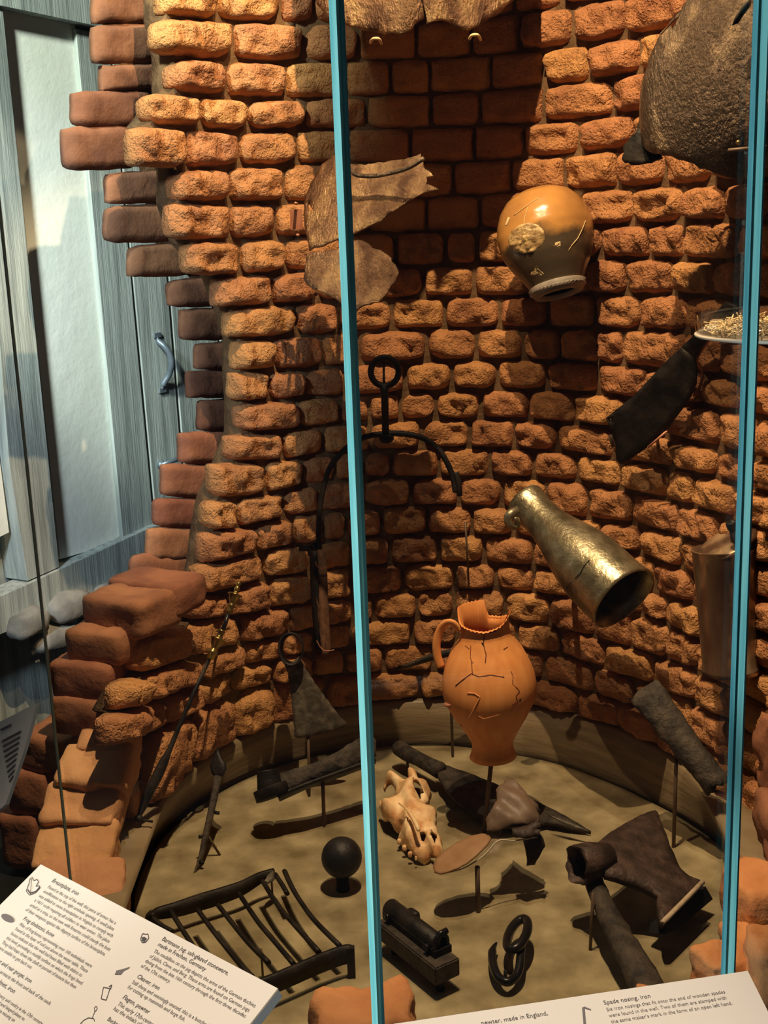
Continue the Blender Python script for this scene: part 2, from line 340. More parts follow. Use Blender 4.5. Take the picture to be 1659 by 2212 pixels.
LN = [  # bed joints from the top course down
 [(330, -55), (620, -42), (830, -38), (1000, -44), (1150, -62), (1300, -90), (1450, -130), (1640, -210)],
 [(340, 34), (460, 44), (620, 47), (830, 52), (1000, 43), (1115, 28), (1220, 12), (1312, 0), (1450, -35), (1640, -110)],
 [(336, 118), (455, 126), (560, 134), (660, 134), (750, 131), (900, 128), (1033, 121), (1161, 107), (1266, 94), (1380, 75), (1508, 46), (1640, 5)],
 [(310, 196), (374, 199), (450, 206), (520, 213), (620, 213), (750, 210), (900, 203), (1037, 197), (1170, 185), (1280, 176), (1380, 158), (1440, 142), (1640, 95)],
 [(290, 268), (430, 277), (516, 286), (580, 281), (658, 279), (900, 277), (1014, 272), (1165, 265), (1312, 251), (1380, 242), (1640, 195)],
 [(290, 363), (401, 366), (516, 358), (590, 355), (760, 353), (900, 352), (1037, 348), (1165, 338), (1250, 334), (1335, 319), (1640, 288)],
 [(370, 437), (560, 440), (612, 437), (850, 430), (991, 423), (1129, 413), (1220, 411), (1440, 403), (1640, 388)],
 [(370, 519), (450, 522), (612, 513), (850, 502), (1037, 496), (1284, 487), (1472, 480), (1640, 476)],
 [(411, 598), (520, 596), (612, 587), (850, 577), (1083, 571), (1284, 559), (1458, 559), (1640, 564)],
 [(470, 667), (540, 663), (612, 658), (720, 650), (900, 643), (1083, 640), (1284, 635), (1485, 636), (1640, 650)],
 [(493, 733), (631, 728), (727, 720), (900, 709), (1083, 709), (1284, 710), (1485, 717), (1640, 736)],
 [(500, 802), (631, 800), (750, 789), (900, 779), (1028, 777), (1129, 777), (1284, 784), (1421, 795), (1586, 816), (1650, 830)],
 [(500, 872), (620, 862), (754, 856), (900, 846), (1074, 841), (1174, 842), (1289, 851), (1348, 858), (1554, 880), (1650, 902)],
 [(495, 938), (640, 928), (759, 912), (900, 906), (1037, 905), (1147, 907), (1248, 916), (1312, 923), (1450, 945), (1504, 957), (1650, 992)],
 [(485, 1000), (603, 995), (700, 982), (763, 978), (950, 967), (1110, 969), (1206, 975), (1335, 992), (1440, 1010), (1508, 1022), (1650, 1062)],
 [(450, 1081), (571, 1069), (651, 1052), (760, 1036), (900, 1031), (1001, 1030), (1147, 1032), (1243, 1040), (1344, 1057), (1444, 1081), (1540, 1107), (1650, 1143)],
 [(440, 1152), (511, 1144), (608, 1117), (699, 1108), (773, 1098), (927, 1091), (1023, 1094), (1092, 1096), (1275, 1123), (1376, 1133), (1463, 1155), (1650, 1218)],
 [(435, 1222), (500, 1212), (566, 1188), (635, 1179), (773, 1162), (927, 1153), (1083, 1156), (1200, 1167), (1290, 1180), (1389, 1197), (1449, 1222), (1650, 1294)],
 [(420, 1293), (500, 1275), (566, 1252), (660, 1238), (777, 1224), (900, 1217), (1069, 1215), (1156, 1224), (1290, 1244), (1412, 1280), (1499, 1304), (1650, 1366)],
 [(330, 1372), (388, 1345), (480, 1335), (580, 1316), (667, 1302), (786, 1286), (900, 1279), (978, 1274), (1083, 1274), (1184, 1285), (1290, 1302), (1385, 1327), (1444, 1348), (1508, 1385), (1650, 1448)],
 [(262, 1475), (330, 1450), (420, 1420), (525, 1387), (599, 1376), (681, 1357), (795, 1341), (900, 1335), (1000, 1332), (1115, 1341), (1220, 1359), (1289, 1380), (1403, 1412), (1508, 1448), (1650, 1525)],
 [(240, 1545), (330, 1515), (475, 1451), (600, 1422), (727, 1403), (809, 1394), (978, 1393), (1120, 1403), (1216, 1414), (1280, 1435), (1376, 1471), (1495, 1512), (1650, 1600)],
 [(240, 1620), (330, 1585), (420, 1535), (530, 1486), (620, 1472), (704, 1460), (809, 1452), (960, 1450), (1152, 1462), (1243, 1487), (1339, 1515), (1472, 1568), (1650, 1690)],
 [(280, 1790), (330, 1755), (370, 1692), (430, 1645), (500, 1604), (620, 1557), (735, 1529), (850, 1512), (950, 1505), (1050, 1507), (1170, 1527), (1300, 1562), (1400, 1600), (1480, 1645), (1650, 1790)]]
JT = [
 [350, 462, 603, 680, 800, 920, 1030, 1110, 1218, 1340, 1440, 1550, 1680],
 [336, 502, 660, 775, 895, 1015, 1124, 1242, 1353, 1500, 1640, 1760],
 [367, 491, 614, 745, 843, 932, 1062, 1170, 1270, 1385, 1485, 1620, 1740],
 [312, 425, 530, 660, 796, 930, 1033, 1172, 1328, 1460, 1600, 1720],
 [288, 400, 518, 640, 750, 883, 1026, 1135, 1252, 1370, 1480, 1600, 1720],
 [376, 493, 610, 730, 850, 982, 1106, 1216, 1332, 1437, 1545, 1670],
 [370, 488, 590, 700, 800, 920, 1032, 1150, 1261, 1371, 1475, 1563, 1680],
 [404, 516, 617, 735, 850, 960, 1032, 1190, 1302, 1403, 1476, 1600, 1720],
 [466, 589, 680, 800, 914, 1028, 1152, 1275, 1353, 1456, 1550, 1636, 1740],
 [490, 633, 729, 850, 964, 1078, 1180, 1284, 1390, 1488, 1600, 1720],
 [508, 590, 699, 777, 920, 1027, 1132, 1215, 1292, 1344, 1480, 1560, 1680],
 [502, 580, 655, 740, 875, 980, 1077, 1179, 1289, 1400, 1527, 1600, 1720],
 [512, 640, 734, 800, 868, 940, 1034, 1145, 1248, 1360, 1440, 1554, 1640, 1740],
 [491, 608, 702, 800, 907, 1012, 1113, 1208, 1325, 1449, 1550, 1630, 1720],
 [459, 573, 651, 720, 784, 850, 950, 1055, 1150, 1248, 1348, 1444, 1500, 1586, 1700],
 [447, 505, 608, 690, 788, 885, 987, 1083, 1184, 1275, 1371, 1465, 1560, 1680],
 [440, 550, 635, 699, 745, 822, 925, 1023, 1110, 1205, 1298, 1390, 1478, 1550, 1680],
 [424, 566, 663, 755, 842, 952, 1048, 1150, 1240, 1330, 1421, 1500, 1600, 1720],
 [400, 480, 576, 676, 760, 869, 980, 1070, 1158, 1240, 1320, 1385, 1444, 1520, 1600, 1700],
 [300, 400, 520, 624, 686, 760, 809, 905, 981, 1087, 1186, 1290, 1370, 1444, 1508, 1600, 1700],
 [262, 310, 420, 521, 610, 680, 760, 887, 985, 1117, 1216, 1310, 1410, 1506, 1590, 1690],
 [240, 342, 424, 500, 589, 670, 740, 827, 941, 1050, 1174, 1280, 1376, 1440, 1500, 1590, 1680],
 [332, 410, 507, 589, 700, 785, 909, 1010, 1130, 1245, 1339, 1430, 1510, 1590, 1680]]
walls = {}
def wall_back_mesh(name, x0, x1):
    """mortar bed behind the bricks, with real thickness"""
    bm = bmesh.new(); cols = []
    ys = [-120, 100, 300, 500, 700, 900, 1100, 1250, 1400, 1500, 1600, 1700, 1800]
    xs = [x0+(x1-x0)*i/24 for i in range(25)]
    for off in (.0, .055):
        g = []
        for x in xs:
            col = []
            for k in range(len(LN)):
                yy = yat(LN[k], x); col.append((x, yy))
            g.append(col)
        cols.append(g)
    front = [[None]*len(LN) for _ in xs]; back = [[None]*len(LN) for _ in xs]
    for i, x in enumerate(xs):
        for k in range(len(LN)):
            lo = LN[k]; xl = min(x, 1e9)
            if x0 < 600: # follow the broken left end of the wall
                e = [j[0] for j in JT]; kk = min(k, len(e)-1); km = max(0, k-1)
                left = max(e[kk], e[km])+10; xx = left+(x1-left)*i/24
            else: xx = x
            yy = yat(lo, xx); p, n = surf(xx, yy)
            bump = .002*nz(p, 40)
            front[i][k] = bm.verts.new(p-n*(.0035+bump)); back[i][k] = bm.verts.new(p-n*.06)
    nx, ny = len(xs), len(LN)
    for i in range(nx-1):
        for k in range(ny-1):
            bm.faces.new((front[i][k], front[i][k+1], front[i+1][k+1], front[i+1][k])); bm.faces.new((back[i][k], back[i+1][k], back[i+1][k+1], back[i][k+1]))
    for k in range(ny-1):
        bm.faces.new((front[0][k], back[0][k], back[0][k+1], front[0][k+1])); bm.faces.new((front[-1][k], front[-1][k+1], back[-1][k+1], back[-1][k]))
    for i in range(nx-1):
        bm.faces.new((front[i][0], front[i+1][0], back[i+1][0], back[i][0])); bm.faces.new((front[i][-1], back[i][-1], back[i+1][-1], front[i+1][-1]))
    bmesh.ops.recalc_face_normals(bm, faces=bm.faces)
    return struct(link(name, bm, M['mortar']))
walls['left'] = wall_back_mesh('wall_left', 300, 640)
walls['back'] = wall_back_mesh('wall_back', 640, 1200)
walls['right'] = wall_back_mesh('wall_right', 1200, 1690)
for k, js in enumerate(JT):
    for i in range(len(js)-1):
        x0, x1 = js[i], js[i+1]; cx = (x0+x1)/2
        sh = 4*math.sin(k*2.1+i*1.3)
        xa, xb = x0+sh*(i > 0), x1+4*math.sin(k*2.1+(i+1)*1.3)
        dj = random.uniform(-2, 2)
        q = []; ns = []
        for x, Lr in ((xa, LN[k]), (xb, LN[k]), (xb, LN[k+1]), (xa, LN[k+1])):
            p, n = surf(x, yat(Lr, x)); q.append(p); ns.append(n)
        n = (ns[0]+ns[1]).normalized()
        flat = (750 < cx < 1180 and k < 7)
        big = cx < 640
        bm = bmesh.new()
        brick(bm, q, n, prot=(.009 if flat else random.uniform(.011, .018)+(.006 if big else 0)), depth=.03 if i == 0 else .04, seed=k*31+i, rough=.004 if flat else .011, gap=.0022 if flat else random.uniform(.0025, .0045),
              corner=.08 if flat else random.uniform(.1, .22), nu=16 if big else 14, nv=9 if big else 8, power=9)
        link('brick', bm, M['brick'], walls['left' if cx < 640 else 'back' if cx < 1200 else 'right'])
# outer face of the broken wall, smoother bricks set further back
OFF = .10
outer = [(209, -30, 365, 52), (207, 48, 350, 138), (225, 136, 370, 198), (163, 194, 330, 275), (143, 271, 300, 368), (237, 368, 400, 440), (235, 440, 400, 525), (286, 526, 430, 598),
 (371, 599, 505, 664), (398, 664, 530, 736), (430, 737, 540, 799), (413, 799, 530, 860), (436, 861, 540, 932), (395, 931, 520, 1003), (357, 1002, 495, 1076), (340, 1075, 480, 1142),
 (325, 1140, 465, 1215), (290, 1196, 460, 1290)]
def outer_surf(px, py):
    return surf(px, min(py, 1150), 0)[0], surf(px, min(py, 1150), 0)[1]
pn = surf(340, 700)[1]; P0 = surf(340, 700)[0]-pn*.13
def out_pt(px, py): return onplane(px, py, P0, pn)
bm = bmesh.new()
bk = [(260, -60), (260, 190), (330, 300), (300, 360), (330, 520), (450, 640), (500, 800), (500, 930), (460, 1080), (430, 1250), (480, 1290), (600, 1290), (600, -60)]
ff = [bm.verts.new(onplane(x, y, P0-pn*.004, pn)) for x, y in bk]; fb = [bm.verts.new(onplane(x, y, P0-pn*.06, pn)) for x, y in bk]
bm.faces.new(ff); bm.faces.new(fb[::-1])
for i in range(len(bk)): bm.faces.new((ff[i-1], ff[i], fb[i], fb[i-1]))
bmesh.ops.recalc_face_normals(bm, faces=bm.faces)
wo = struct(link('wall_outer', bm, M['mortar'], smooth=False))
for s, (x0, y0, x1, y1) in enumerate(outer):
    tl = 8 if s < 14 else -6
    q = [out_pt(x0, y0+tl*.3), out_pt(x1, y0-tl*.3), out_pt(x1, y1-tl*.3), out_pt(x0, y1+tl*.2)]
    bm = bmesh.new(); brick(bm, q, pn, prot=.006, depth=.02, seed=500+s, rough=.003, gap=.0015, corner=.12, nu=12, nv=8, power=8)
    link('brick', bm, M['brick_smooth_shaded' if s < 13 else 'brick_step'], wo)
# stepped outer courses at the lower left: bricks with their tops showing
def block(bm, P, ex, ey, ez, seed=0, rough=.006, k=6, rnd=.22):
    """rounded rough brick: centre P, half-edge vectors"""
    vm = {}
    def vert(a, b, c):
        key = (round(a, 4), round(b, 4), round(c, 4))
        if key in vm: return vm[key]
        v = Vector((a, b, c)); l = (abs(a)**14+abs(b)**14+abs(c)**14)**(1/14)
        w_ = v/l; sph = v.normalized()*1.12; w_ = w_.lerp(sph, rnd)
        p = P+ex*w_.x+ey*w_.y+ez*w_.z
        nrm = (ex.normalized()*w_.x**3+ey.normalized()*w_.y**3+ez.normalized()*w_.z**3)
        nrm = nrm.normalized() if nrm.length > 0 else v
        p = p+nrm*rough*(1.5*nz(p, 16, seed)+nz(p, 40, seed))
        vm[key] = bm.verts.new(p); return vm[key]
    for ax in range(3):
        for sg in (-1, 1):
            for i in range(k):
                for j in range(k):
                    c4 = []
                    for (di, dj) in ((0, 0), (1, 0), (1, 1), (0, 1)):
                        u = -1+2*(i+di)/k; v = -1+2*(j+dj)/k; c = [0, 0, 0]; c[ax] = sg; c[(ax+1) % 3] = u; c[(ax+2) % 3] = v; c4.append(vert(*c))
                    if sg < 0: c4.reverse()
                    bm.faces.new(c4)
def block_px(px0, py0, px1, py1, Y, dy, seed, m, parent, rough=.006, yaw=0.0, rnd=.2, k=7, name='brick'):
    """block whose front face spans the two corners at distance Y; dy = its half depth"""
    a = A(px0, py0, Y); b = A(px1, py1, Y); c = (a+b)/2; hw = abs(b.x-a.x)/2; hh = abs(a.z-b.z)/2
    r = Matrix.Rotation(yaw, 3, 'Z'); bm = bmesh.new()
    block(bm, c+r @ Vector((0, dy, 0)), r @ Vector((hw, 0, 0)), r @ Vector((0, dy, 0)), Vector((0, 0, hh)), seed, rough, k, rnd)
    return link(name, bm, m, parent)
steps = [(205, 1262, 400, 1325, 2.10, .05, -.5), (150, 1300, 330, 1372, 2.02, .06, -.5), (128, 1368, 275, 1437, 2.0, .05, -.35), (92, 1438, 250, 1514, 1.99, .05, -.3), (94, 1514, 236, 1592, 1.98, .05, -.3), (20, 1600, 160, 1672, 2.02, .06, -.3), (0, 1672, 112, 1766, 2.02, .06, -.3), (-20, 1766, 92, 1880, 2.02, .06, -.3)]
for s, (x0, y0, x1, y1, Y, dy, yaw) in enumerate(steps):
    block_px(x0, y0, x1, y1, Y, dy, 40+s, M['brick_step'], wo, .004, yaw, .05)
# near left: broken top of the shaft wall curving towards the visitor
bm = bmesh.new(); addbox(bm, Vector((-.62, 1.25, -.03)), Vector((.07, 0, 0)), Vector((.04, .75, 0)), Vector((0, 0, .10))); wf = struct(link('wall_front_left', bm, M['mortar'], smooth=False))
pile = [(236, 1606, .25, (.050, .036, .034), -.2, 3), (214, 1670, .215, (.064, .044, .036), -.15, 1), (184, 1752, .165, (.066, .044, .036), -.08, 2), (168, 1842, .115, (.068, .046, .038), .0, 4), (178, 1942, .07, (.074, .055, .044), .05, 5), (292, 1745, .085, (.026, .060, .052), -.25, 6)]
for (x_, y_, z_, h, yaw, sd) in pile:
    r = Matrix.Rotation(yaw, 3, 'Z') @ Matrix.Rotation(math.radians(32 if sd != 6 else 0), 3, 'X'); bm = bmesh.new()
    block(bm, F(x_, y_, z_), r @ Vector((h[0], 0, 0)), r @ Vector((0, h[1], 0)), r @ Vector((0, 0, h[2])), sd, .005, 11, .12)
    link('brick', bm, M['brick_front'], wf)
# front edge stones / bricks
bm = bmesh.new(); addbox(bm, Vector((-.3, 1.18, -.08)), Vector((1.1, 0, 0)), Vector((0, .14, 0)), Vector((0, 0, .05))); wfr = struct(link('wall_front', bm, M['mortar'], smooth=False))
def stone_px(px, py, Y, hx, hy, hz, yaw, sd, m=None, rough=.008, rnd=.35):
    c = A(px, py, Y); r = Matrix.Rotation(yaw, 3, 'Z'); bm = bmesh.new()
    block(bm, c, r @ Vector((hx, 0, 0)), r @ Vector((0, hy, 0)), Vector((0, 0, hz)), sd, rough, 10, rnd); return link('brick', bm, m or M['brick_orange'], wfr)
stone_px(790, 2225, 1.38, .066, .045, .045, .12, 21, rough=.011)
stone_px(1640, 1945, 1.60, .045, .05, .045, .2, 22); stone_px(1600, 2040, 1.52, .022, .03, .022, .1, 23)
stone_px(1560, 2100, 1.44, .036, .03, .032, .3, 24); stone_px(1412, 2150, 1.40, .026, .02, .014, 0, 25); stone_px(1665, 2090, 1.40, .03, .04, .05, 0, 26)
stone_px(1690, 1640, 1.75, .03, .05, .07, 0, 27, M['brick_step']); stone_px(1692, 1790, 1.68, .03, .05, .05, 0, 28, M['brick_step'])

# ------------------------------------------------------------------ floor and wooden curb
gap = [(272, 1950), (300, 1880), (345, 1810), (470, 1710), (620, 1645), (800, 1612), (930, 1605), (1100, 1625), (1200, 1645), (1300, 1680), (1400, 1725), (1500, 1780), (1590, 1850)]
GC = (.05, 1.945); gp = []
for x, y in gap:
    p = F(x, y); gp.append((math.atan2(p.y-GC[1], p.x-GC[0]), math.hypot(p.x-GC[0], p.y-GC[1])))
gp.sort()
def gr(a):
    if a > math.pi*1.5: a -= 2*math.pi
    if a <= gp[0][0]: return gp[0][1]
    if a >= gp[-1][0]: return gp[-1][1]
    for (a0, r0), (a1, r1) in zip(gp, gp[1:]):
        if a <= a1: return r0+(r1-r0)*(a-a0)/(a1-a0)
bm = bmesh.new(); n = 120; rings = []
for fr in (0, .3, .6, .85, .97, 1.0):
    rings.append([bm.verts.new((GC[0]+math.cos(2*math.pi*k/n)*(gr(2*math.pi*k/n)-.008)*fr, GC[1]+math.sin(2*math.pi*k/n)*(gr(2*math.pi*k/n)-.008)*fr, 0)) for k in range(n)] if fr else [bm.verts.new((GC[0], GC[1], 0))])
lowr = [bm.verts.new(v.co+Vector((0, 0, -.03))) for v in rings[-1]]
for k in range(n): bm.faces.new((rings[0][0], rings[1][k], rings[1][(k+1) % n]))
for a, b in zip(rings[1:], rings[2:]):
    for k in range(n): bm.faces.new((a[k], b[k], b[(k+1) % n], a[(k+1) % n]))
for k in range(n): bm.faces.new((rings[-1][k], lowr[k], lowr[(k+1) % n], rings[-1][(k+1) % n]))
bm.faces.new(lowr[::-1])
struct(link('floor', bm, M['floor']))
bm = bmesh.new(); addbox(bm, Vector((-1.2, 1.1, -.06)), Vector((2.3, 0, 0)), Vector((0, 1.7, 0)), Vector((0, 0, .028))); struct(link('floor_base', bm, M['black'], smooth=False))
bm = bmesh.new(); rows = []; n = 130
for k in range(n+1):
    ad = -28+(222+28)*k/n; a = math.radians(min(174, max(6, ad))); run = max(0, ad-174)*.011+max(0, 6-ad)*.009   # both arms run straight on towards the visitor
    ca, sa = math.cos(a), math.sin(a); g = gr(a)+.009
    bot = Vector((GC[0]+ca*g, GC[1]+sa*g, -.02)); b0 = Vector((GC[0]+ca*g, GC[1]+sa*g, .004))
    top = Vector((CX+ca*(CR-.008), CY+sa*(CR-.008), .092)); t2 = Vector((CX+ca*(CR+.0), CY+sa*(CR+.0), .098)); t3 = Vector((CX+ca*(CR+.07), CY+sa*(CR+.07), .098)); b3 = Vector((CX+ca*(CR+.09), CY+sa*(CR+.09), -.02))
    mid = b0.lerp(top, .5)+Vector((ca, sa, 0))*-.004
    rows.append([bm.verts.new(p-Vector((0, run, 0))) for p in (bot, b0, mid, top, t2, t3, b3)])
for a, b in zip(rows, rows[1:]):
    for i in range(7): bm.faces.new((a[i], b[i], b[(i+1) % 7], a[(i+1) % 7]))
bm.faces.new(rows[0]); bm.faces.new(rows[-1][::-1])
bmesh.ops.recalc_face_normals(bm, faces=bm.faces)
tag(link('well_curb', bm, M['curb']), 'grey-brown wooden ring lying around the sandy ground at the foot of the brick shaft', 'wooden ring')

# ------------------------------------------------------------------ timbered wall with plank door behind, left
T0 = A(130, 1205, 2.75); td = Vector((.155, .28, 0)).normalized(); tn = Vector((td.y, -td.x, 0))
def T(px, py, off=0): return onplane(px, py, T0+tn*off, tn)
def slab(name, pxs, off, th, m, parent=None):
    bm = bmesh.new(); f = [bm.verts.new(T(x, y, off)) for x, y in pxs]; b = [bm.verts.new(v.co-tn*th) for v in f]
    bm.faces.new(f); bm.faces.new(b[::-1])
    for i in range(len(f)): bm.faces.new((f[i-1], f[i], b[i], b[i-1]))
    bmesh.ops.recalc_face_normals(bm, faces=bm.faces)
    bmesh.ops.bevel(bm, geom=[e for e in bm.edges], offset=.0006, segments=1, affect='EDGES')
    return link(name, bm, m, parent, smooth=False)
ho = struct(slab('wall_house', [(-500, -200), (760, -60), (760, 1150), (700, 1500), (-500, 1700)], -.06, .05, M['timber']))
slab('plaster_panel', [(6, 15), (162, 50), (170, 200), (262, 1170), (130, 1208)], -.012, .04, M['plaster'], ho)
slab('plaster_panel', [(-400, -60), (-80, 0), (-30, 760), (20, 1150), (-200, 1260)], -.012, .04, M['plaster'], ho)
slab('post', [(-95, -30), (4, 0), (128, 1225), (60, 1255), (20, 1000), (-28, 400)], .012, .07, M['timber'], ho)
slab('beam', [(-400, -190), (330, -60), (330, 82), (0, 12), (-400, -80)], .02, .06, M['timber'], ho)
slab('sill', [(-300, 1420), (60, 1262), (320, 1142), (520, 1060), (540, 1140), (340, 1245), (60, 1345), (-300, 1500)], .02, .06, M['timber'], ho)
do = struct(slab('door_1', [(168, 62), (700, 140), (700, 1000), (520, 1050), (270, 1160)], -.02, .03, M['black']))
for pts in ([(164, 62), (234, 78), (332, 1134), (266, 1163)], [(240, 78), (320, 95), (400, 1105), (339, 1132)], [(326, 95), (418, 115), (498, 1062), (407, 1103)], [(424, 115), (560, 140), (620, 1010), (504, 1060)]):
    slab('plank', pts, .0, .02, M['timber'], do)
h = bpy.data.objects.new('door_handle', None); C.objects.link(h); h.parent = do
bm = bmesh.new(); pp = [(338, 726, .002), (343, 738, .006), (355, 748, .02), (367, 766, .03), (370, 787, .03), (365, 809, .02), (354, 828, .008), (350, 842, .002)]
tube(bm, smooth_path([T(x, y, o) for x, y, o in pp]), [.004]*4+[.008]*28+[.004]*4, 8); link('grip', bm, M['blue_iron'], h)
for (x, y) in ((340, 724), (351, 843)):
    bm = bmesh.new(); boxc(bm, T(x, y, .003), td*.026, tn*.005, Vector((0, 0, .012))); link('fixing', bm, M['blue_iron'], h, False)
bm = bmesh.new(); tube(bm, [T(348, 1004, .008), T(372, 996, .02), T(400, 985, .02)], [.006, .006, .009], 8); tube(bm, [T(345, 1005, .0), T(352, 1003, .012)], .011, 8); link('strap_hinge', bm, M['blue_iron'], do)
for i, (x, y, w_, h_) in enumerate([(232, 1278, 44, 26), (262, 1262, 34, 20), (150, 1308, 66, 34), (60, 1345, 60, 34), (120, 1375, 70, 30), (205, 1330, 40, 22)]):
    c = T(x, y, .03); s_ = c.y/FOC; bm = bmesh.new(); block(bm, c, td*w_*s_*.9, tn*.03, Vector((0, 0, h_*s_*.9)), 60+i, .006, 7, .8)
    tag(link('field_stone', bm, M['stone']), ['small round grey stone nearest the brick wall, under the timber sill', 'dark grey stone wedged high beneath the timber sill by the brick steps', 'large rounded grey stone under the middle of the timber sill', 'grey stone at the far left under the timber sill', 'low wide grey stone at the bottom of the stone footing', 'grey stone resting between the brick steps and the footing'][i], 'stone', 'field stones under the timber sill')

# ------------------------------------------------------------------ glass panes of the case
def pane(name, x0, y0, x1, y1, z0, z1, th, label, edge=None):
    t = thing(name, label, 'glass pane', (x0, y0, z0)); d = Vector((x1-x0, y1-y0, 0)); dn = d.normalized(); nn = Vector((-dn.y, dn.x, 0))
    bm = bmesh.new(); addbox(bm, Vector((x0, y0, z0)), d, nn*th, Vector((0, 0, z1-z0))); link('sheet', bm, M['glass'], t, False)
    if edge:
        for (off, wd, dep, mm) in edge:
            bm = bmesh.new(); boxc(bm, Vector((x1+off, y1-.0015*(mm == 'glass_edge'), (z0+z1)/2)), Vector((wd*.87, -wd*.5, 0))*1.1, Vector((dep*.5, dep*.87, 0)), Vector((0, 0, z1-z0))); link('edge', bm, M[mm], t, False)
    return t
CGX, CGY = -.0225, 1.10
pane('glass_pane', -.43, 1.45, CGX-.004, CGY, .02, 2.6, .008, 'clear front glass pane left of the bright teal edge, before the gridiron', [(.0, .0065, .008, 'glass_edge'), (.0055, .0022, .006, 'glass_edge_blue')])
pane('glass_pane', CGX+.002, CGY+.007, .352, 1.165, .02, 2.6, .008, 'clear front glass pane right of the bright teal edge, before the axe head', [(.004, .0045, .01, 'glass_edge_blue'), (.010, .009, .008, 'glass_edge')])
pane('glass_pane', -1.1, 1.62, -.437, 1.452, .02, 2.6, .006, 'side glass pane with a thin green edge at the far left', [(.0, .0014, .004, 'edge_green')])
pane('glass_pane', -.62, .98, -.312, 1.0, -.2, .48, .008, 'low glass pane ending in a teal edge at the bottom left corner', [(.0, .005, .008, 'glass_edge_blue')])

# ------------------------------------------------------------------ label boards
def board(name, pa, pb, z, tilt, depth, extend, label):
    P1, P2 = F(*pa, z), F(*pb, z); U = (P2-P1).normalized(); pr = Vector((U.y, -U.x, 0))
    if pr.y > 0: pr = -pr
    D = pr*math.cos(math.radians(tilt))-Vector((0, 0, 1))*math.sin(math.radians(tilt)); Nn = U.cross(D); Nn = Nn if Nn.z > 0 else -Nn
    P1 = P1-U*extend; L = (P2-P1).length
    t = thing(name, label, 'label board', tuple(P1))
    bm = bmesh.new(); addbox(bm, P1-Nn*.0015, U*L, D*depth, Nn*.0015); link('face', bm, M['board'], t, False)
    bm = bmesh.new(); addbox(bm, P1-Nn*.010, U*(L-.0), D*depth, Nn*.0084); link('core', bm, M['board_side'], t, False)
    bm = bmesh.new(); c = P1+U*L*.5+D*depth*.6; tube(bm, [c-Nn*.011, Vector((c.x, c.y-.02, -.2))], .02, 12); link('post', bm, M['black'], t)
    return t, P1, U, D, Nn
def text(bd, body, px, py, width_px, m, lines=1, pitch=None, endalign=False, bold=False):
    """printed lines; start of the first baseline and the width of the first line as seen"""
    t, P, U, D, Nn = bd
    s = onplane(px, py, P, Nn); q = s+U
    e = onplane(px+width_px[0], py+width_px[1], P, Nn); wid = (e-s).dot(U)
    c = bpy.data.curves.new('printed_text', 'FONT'); c.body = body; c.size = 1; c.space_line = .82
    if bold: c.offset = .012
    o = bpy.data.objects.new('printed_text', c); C.objects.link(o); c.materials.append(m); c.resolution_u = 2
    first = body.split('\n')[0]; c.body = first; bpy.context.view_layer.update(); w1 = max(o.dimensions.x, .01); c.body = body
    sz = wid/w1; c.size = sz; c.offset *= sz*0
    R = Matrix((U, -D, Nn)).transposed().to_4x4()
    if pitch:
        a = onplane(px, py, P, Nn); b = onplane(px+pitch[0], py+pitch[1], P, Nn); pv = abs((b-a).dot(D)); c.space_line = pv/sz/1.0*1.0
    o.matrix_world = Matrix.Translation(s+Nn*.0004) @ R
    bpy.context.view_layer.update()
    me = bpy.data.meshes.new_from_object(o); mw = o.matrix_world.copy(); bpy.data.objects.remove(o)
    me.transform(mw); o = bpy.data.objects.new('printed_text', me); C.objects.link(o)
    o.parent = t; o.matrix_parent_inverse = Matrix.Translation(t.location).inverted()
    return o
b1 = board('label_board', (88, 1867), (600, 2135), .6, 23.5, .26, 0, 'cream label board with two columns of text, lower left before the gridiron')
INK, INK2 = M['ink'], M['ink_light']
text(b1, 'Breastplate, iron', 111, 1905, (55, 30), INK)
text(b1, 'Found at the top of the well, this piece of armor has a\nmodification to the right armhole opening. A small plate\nwas added to some breastplates in Virginia to comply with\na 1611 code requiring all soldiers to wear armor. The plate\nacted as a stop, so the men with firearms could steady the butt\nof their weapons against the slippery surface of the breastplate.', 102, 1918, (148, 77), INK2, pitch=(-8.2, 10.4))
text(b1, 'Frog skeletons, bone', 49, 1987, (66, 36), INK)
text(b1, 'Piles of frog bones representing over 160 individuals were\nfound in the layer of soil just above the water table. These\nbones indicate that the well had been filled with debris to\nthis level, providing a muddy surface on which the frogs lived.\nThey had leapt down the shaft in pursuit of insects but then\nwere unable to get back out.', 41, 1999, (160, 86), INK2, pitch=(-8.2, 10.4))
text(b1, 'Front and rear gorget, iron', -16, 2072, (86, 46), INK)
text(b1, 'A gorget protects the front and back of the neck.', -26, 2086, (140, 80), INK2)
text(b1, 'Helmet, iron', -14, 2118, (46, 24), INK)
text(b1, 'A helmet worn by infantry and cavalry in the 17th century.\nThis one had a neck guard and hinged plates to\nprotect the face. The plates are missing on', -55, 2118, (156, 86), INK2, pitch=(-8.2, 10.4))
text(b1, 'Bartmann jug, salt-glazed stoneware,', 349, 2031, (143, 74), INK)
text(b1, 'made in Frechen, Germany', 340, 2043, (103, 53), INK)
text(b1, 'The medallion on the jug depicts the arms of the German duchies\nof Jülich, Cleve, and Berg. These arms are found on German jugs\ndating from the late 16th century through the first three decades\nof the 17th century.', 331, 2057, (222, 116), INK2, pitch=(-8.2, 11))
text(b1, 'Cleaver, iron', 295, 2112, (48, 25), INK)
text(b1, "Still sharp and seemingly unused, this is a butcher's tool\nfor cutting up mammals and large fish.", 284, 2124, (188, 102), INK2, pitch=(-8.2, 11))
text(b1, 'Flagon, pewter', 264, 2157, (58, 31), INK)
text(b1, 'This early 17th-century drinking vessel\nhas the initials of its owner', 253, 2171, (142, 78), INK2, pitch=(-8.2, 11))
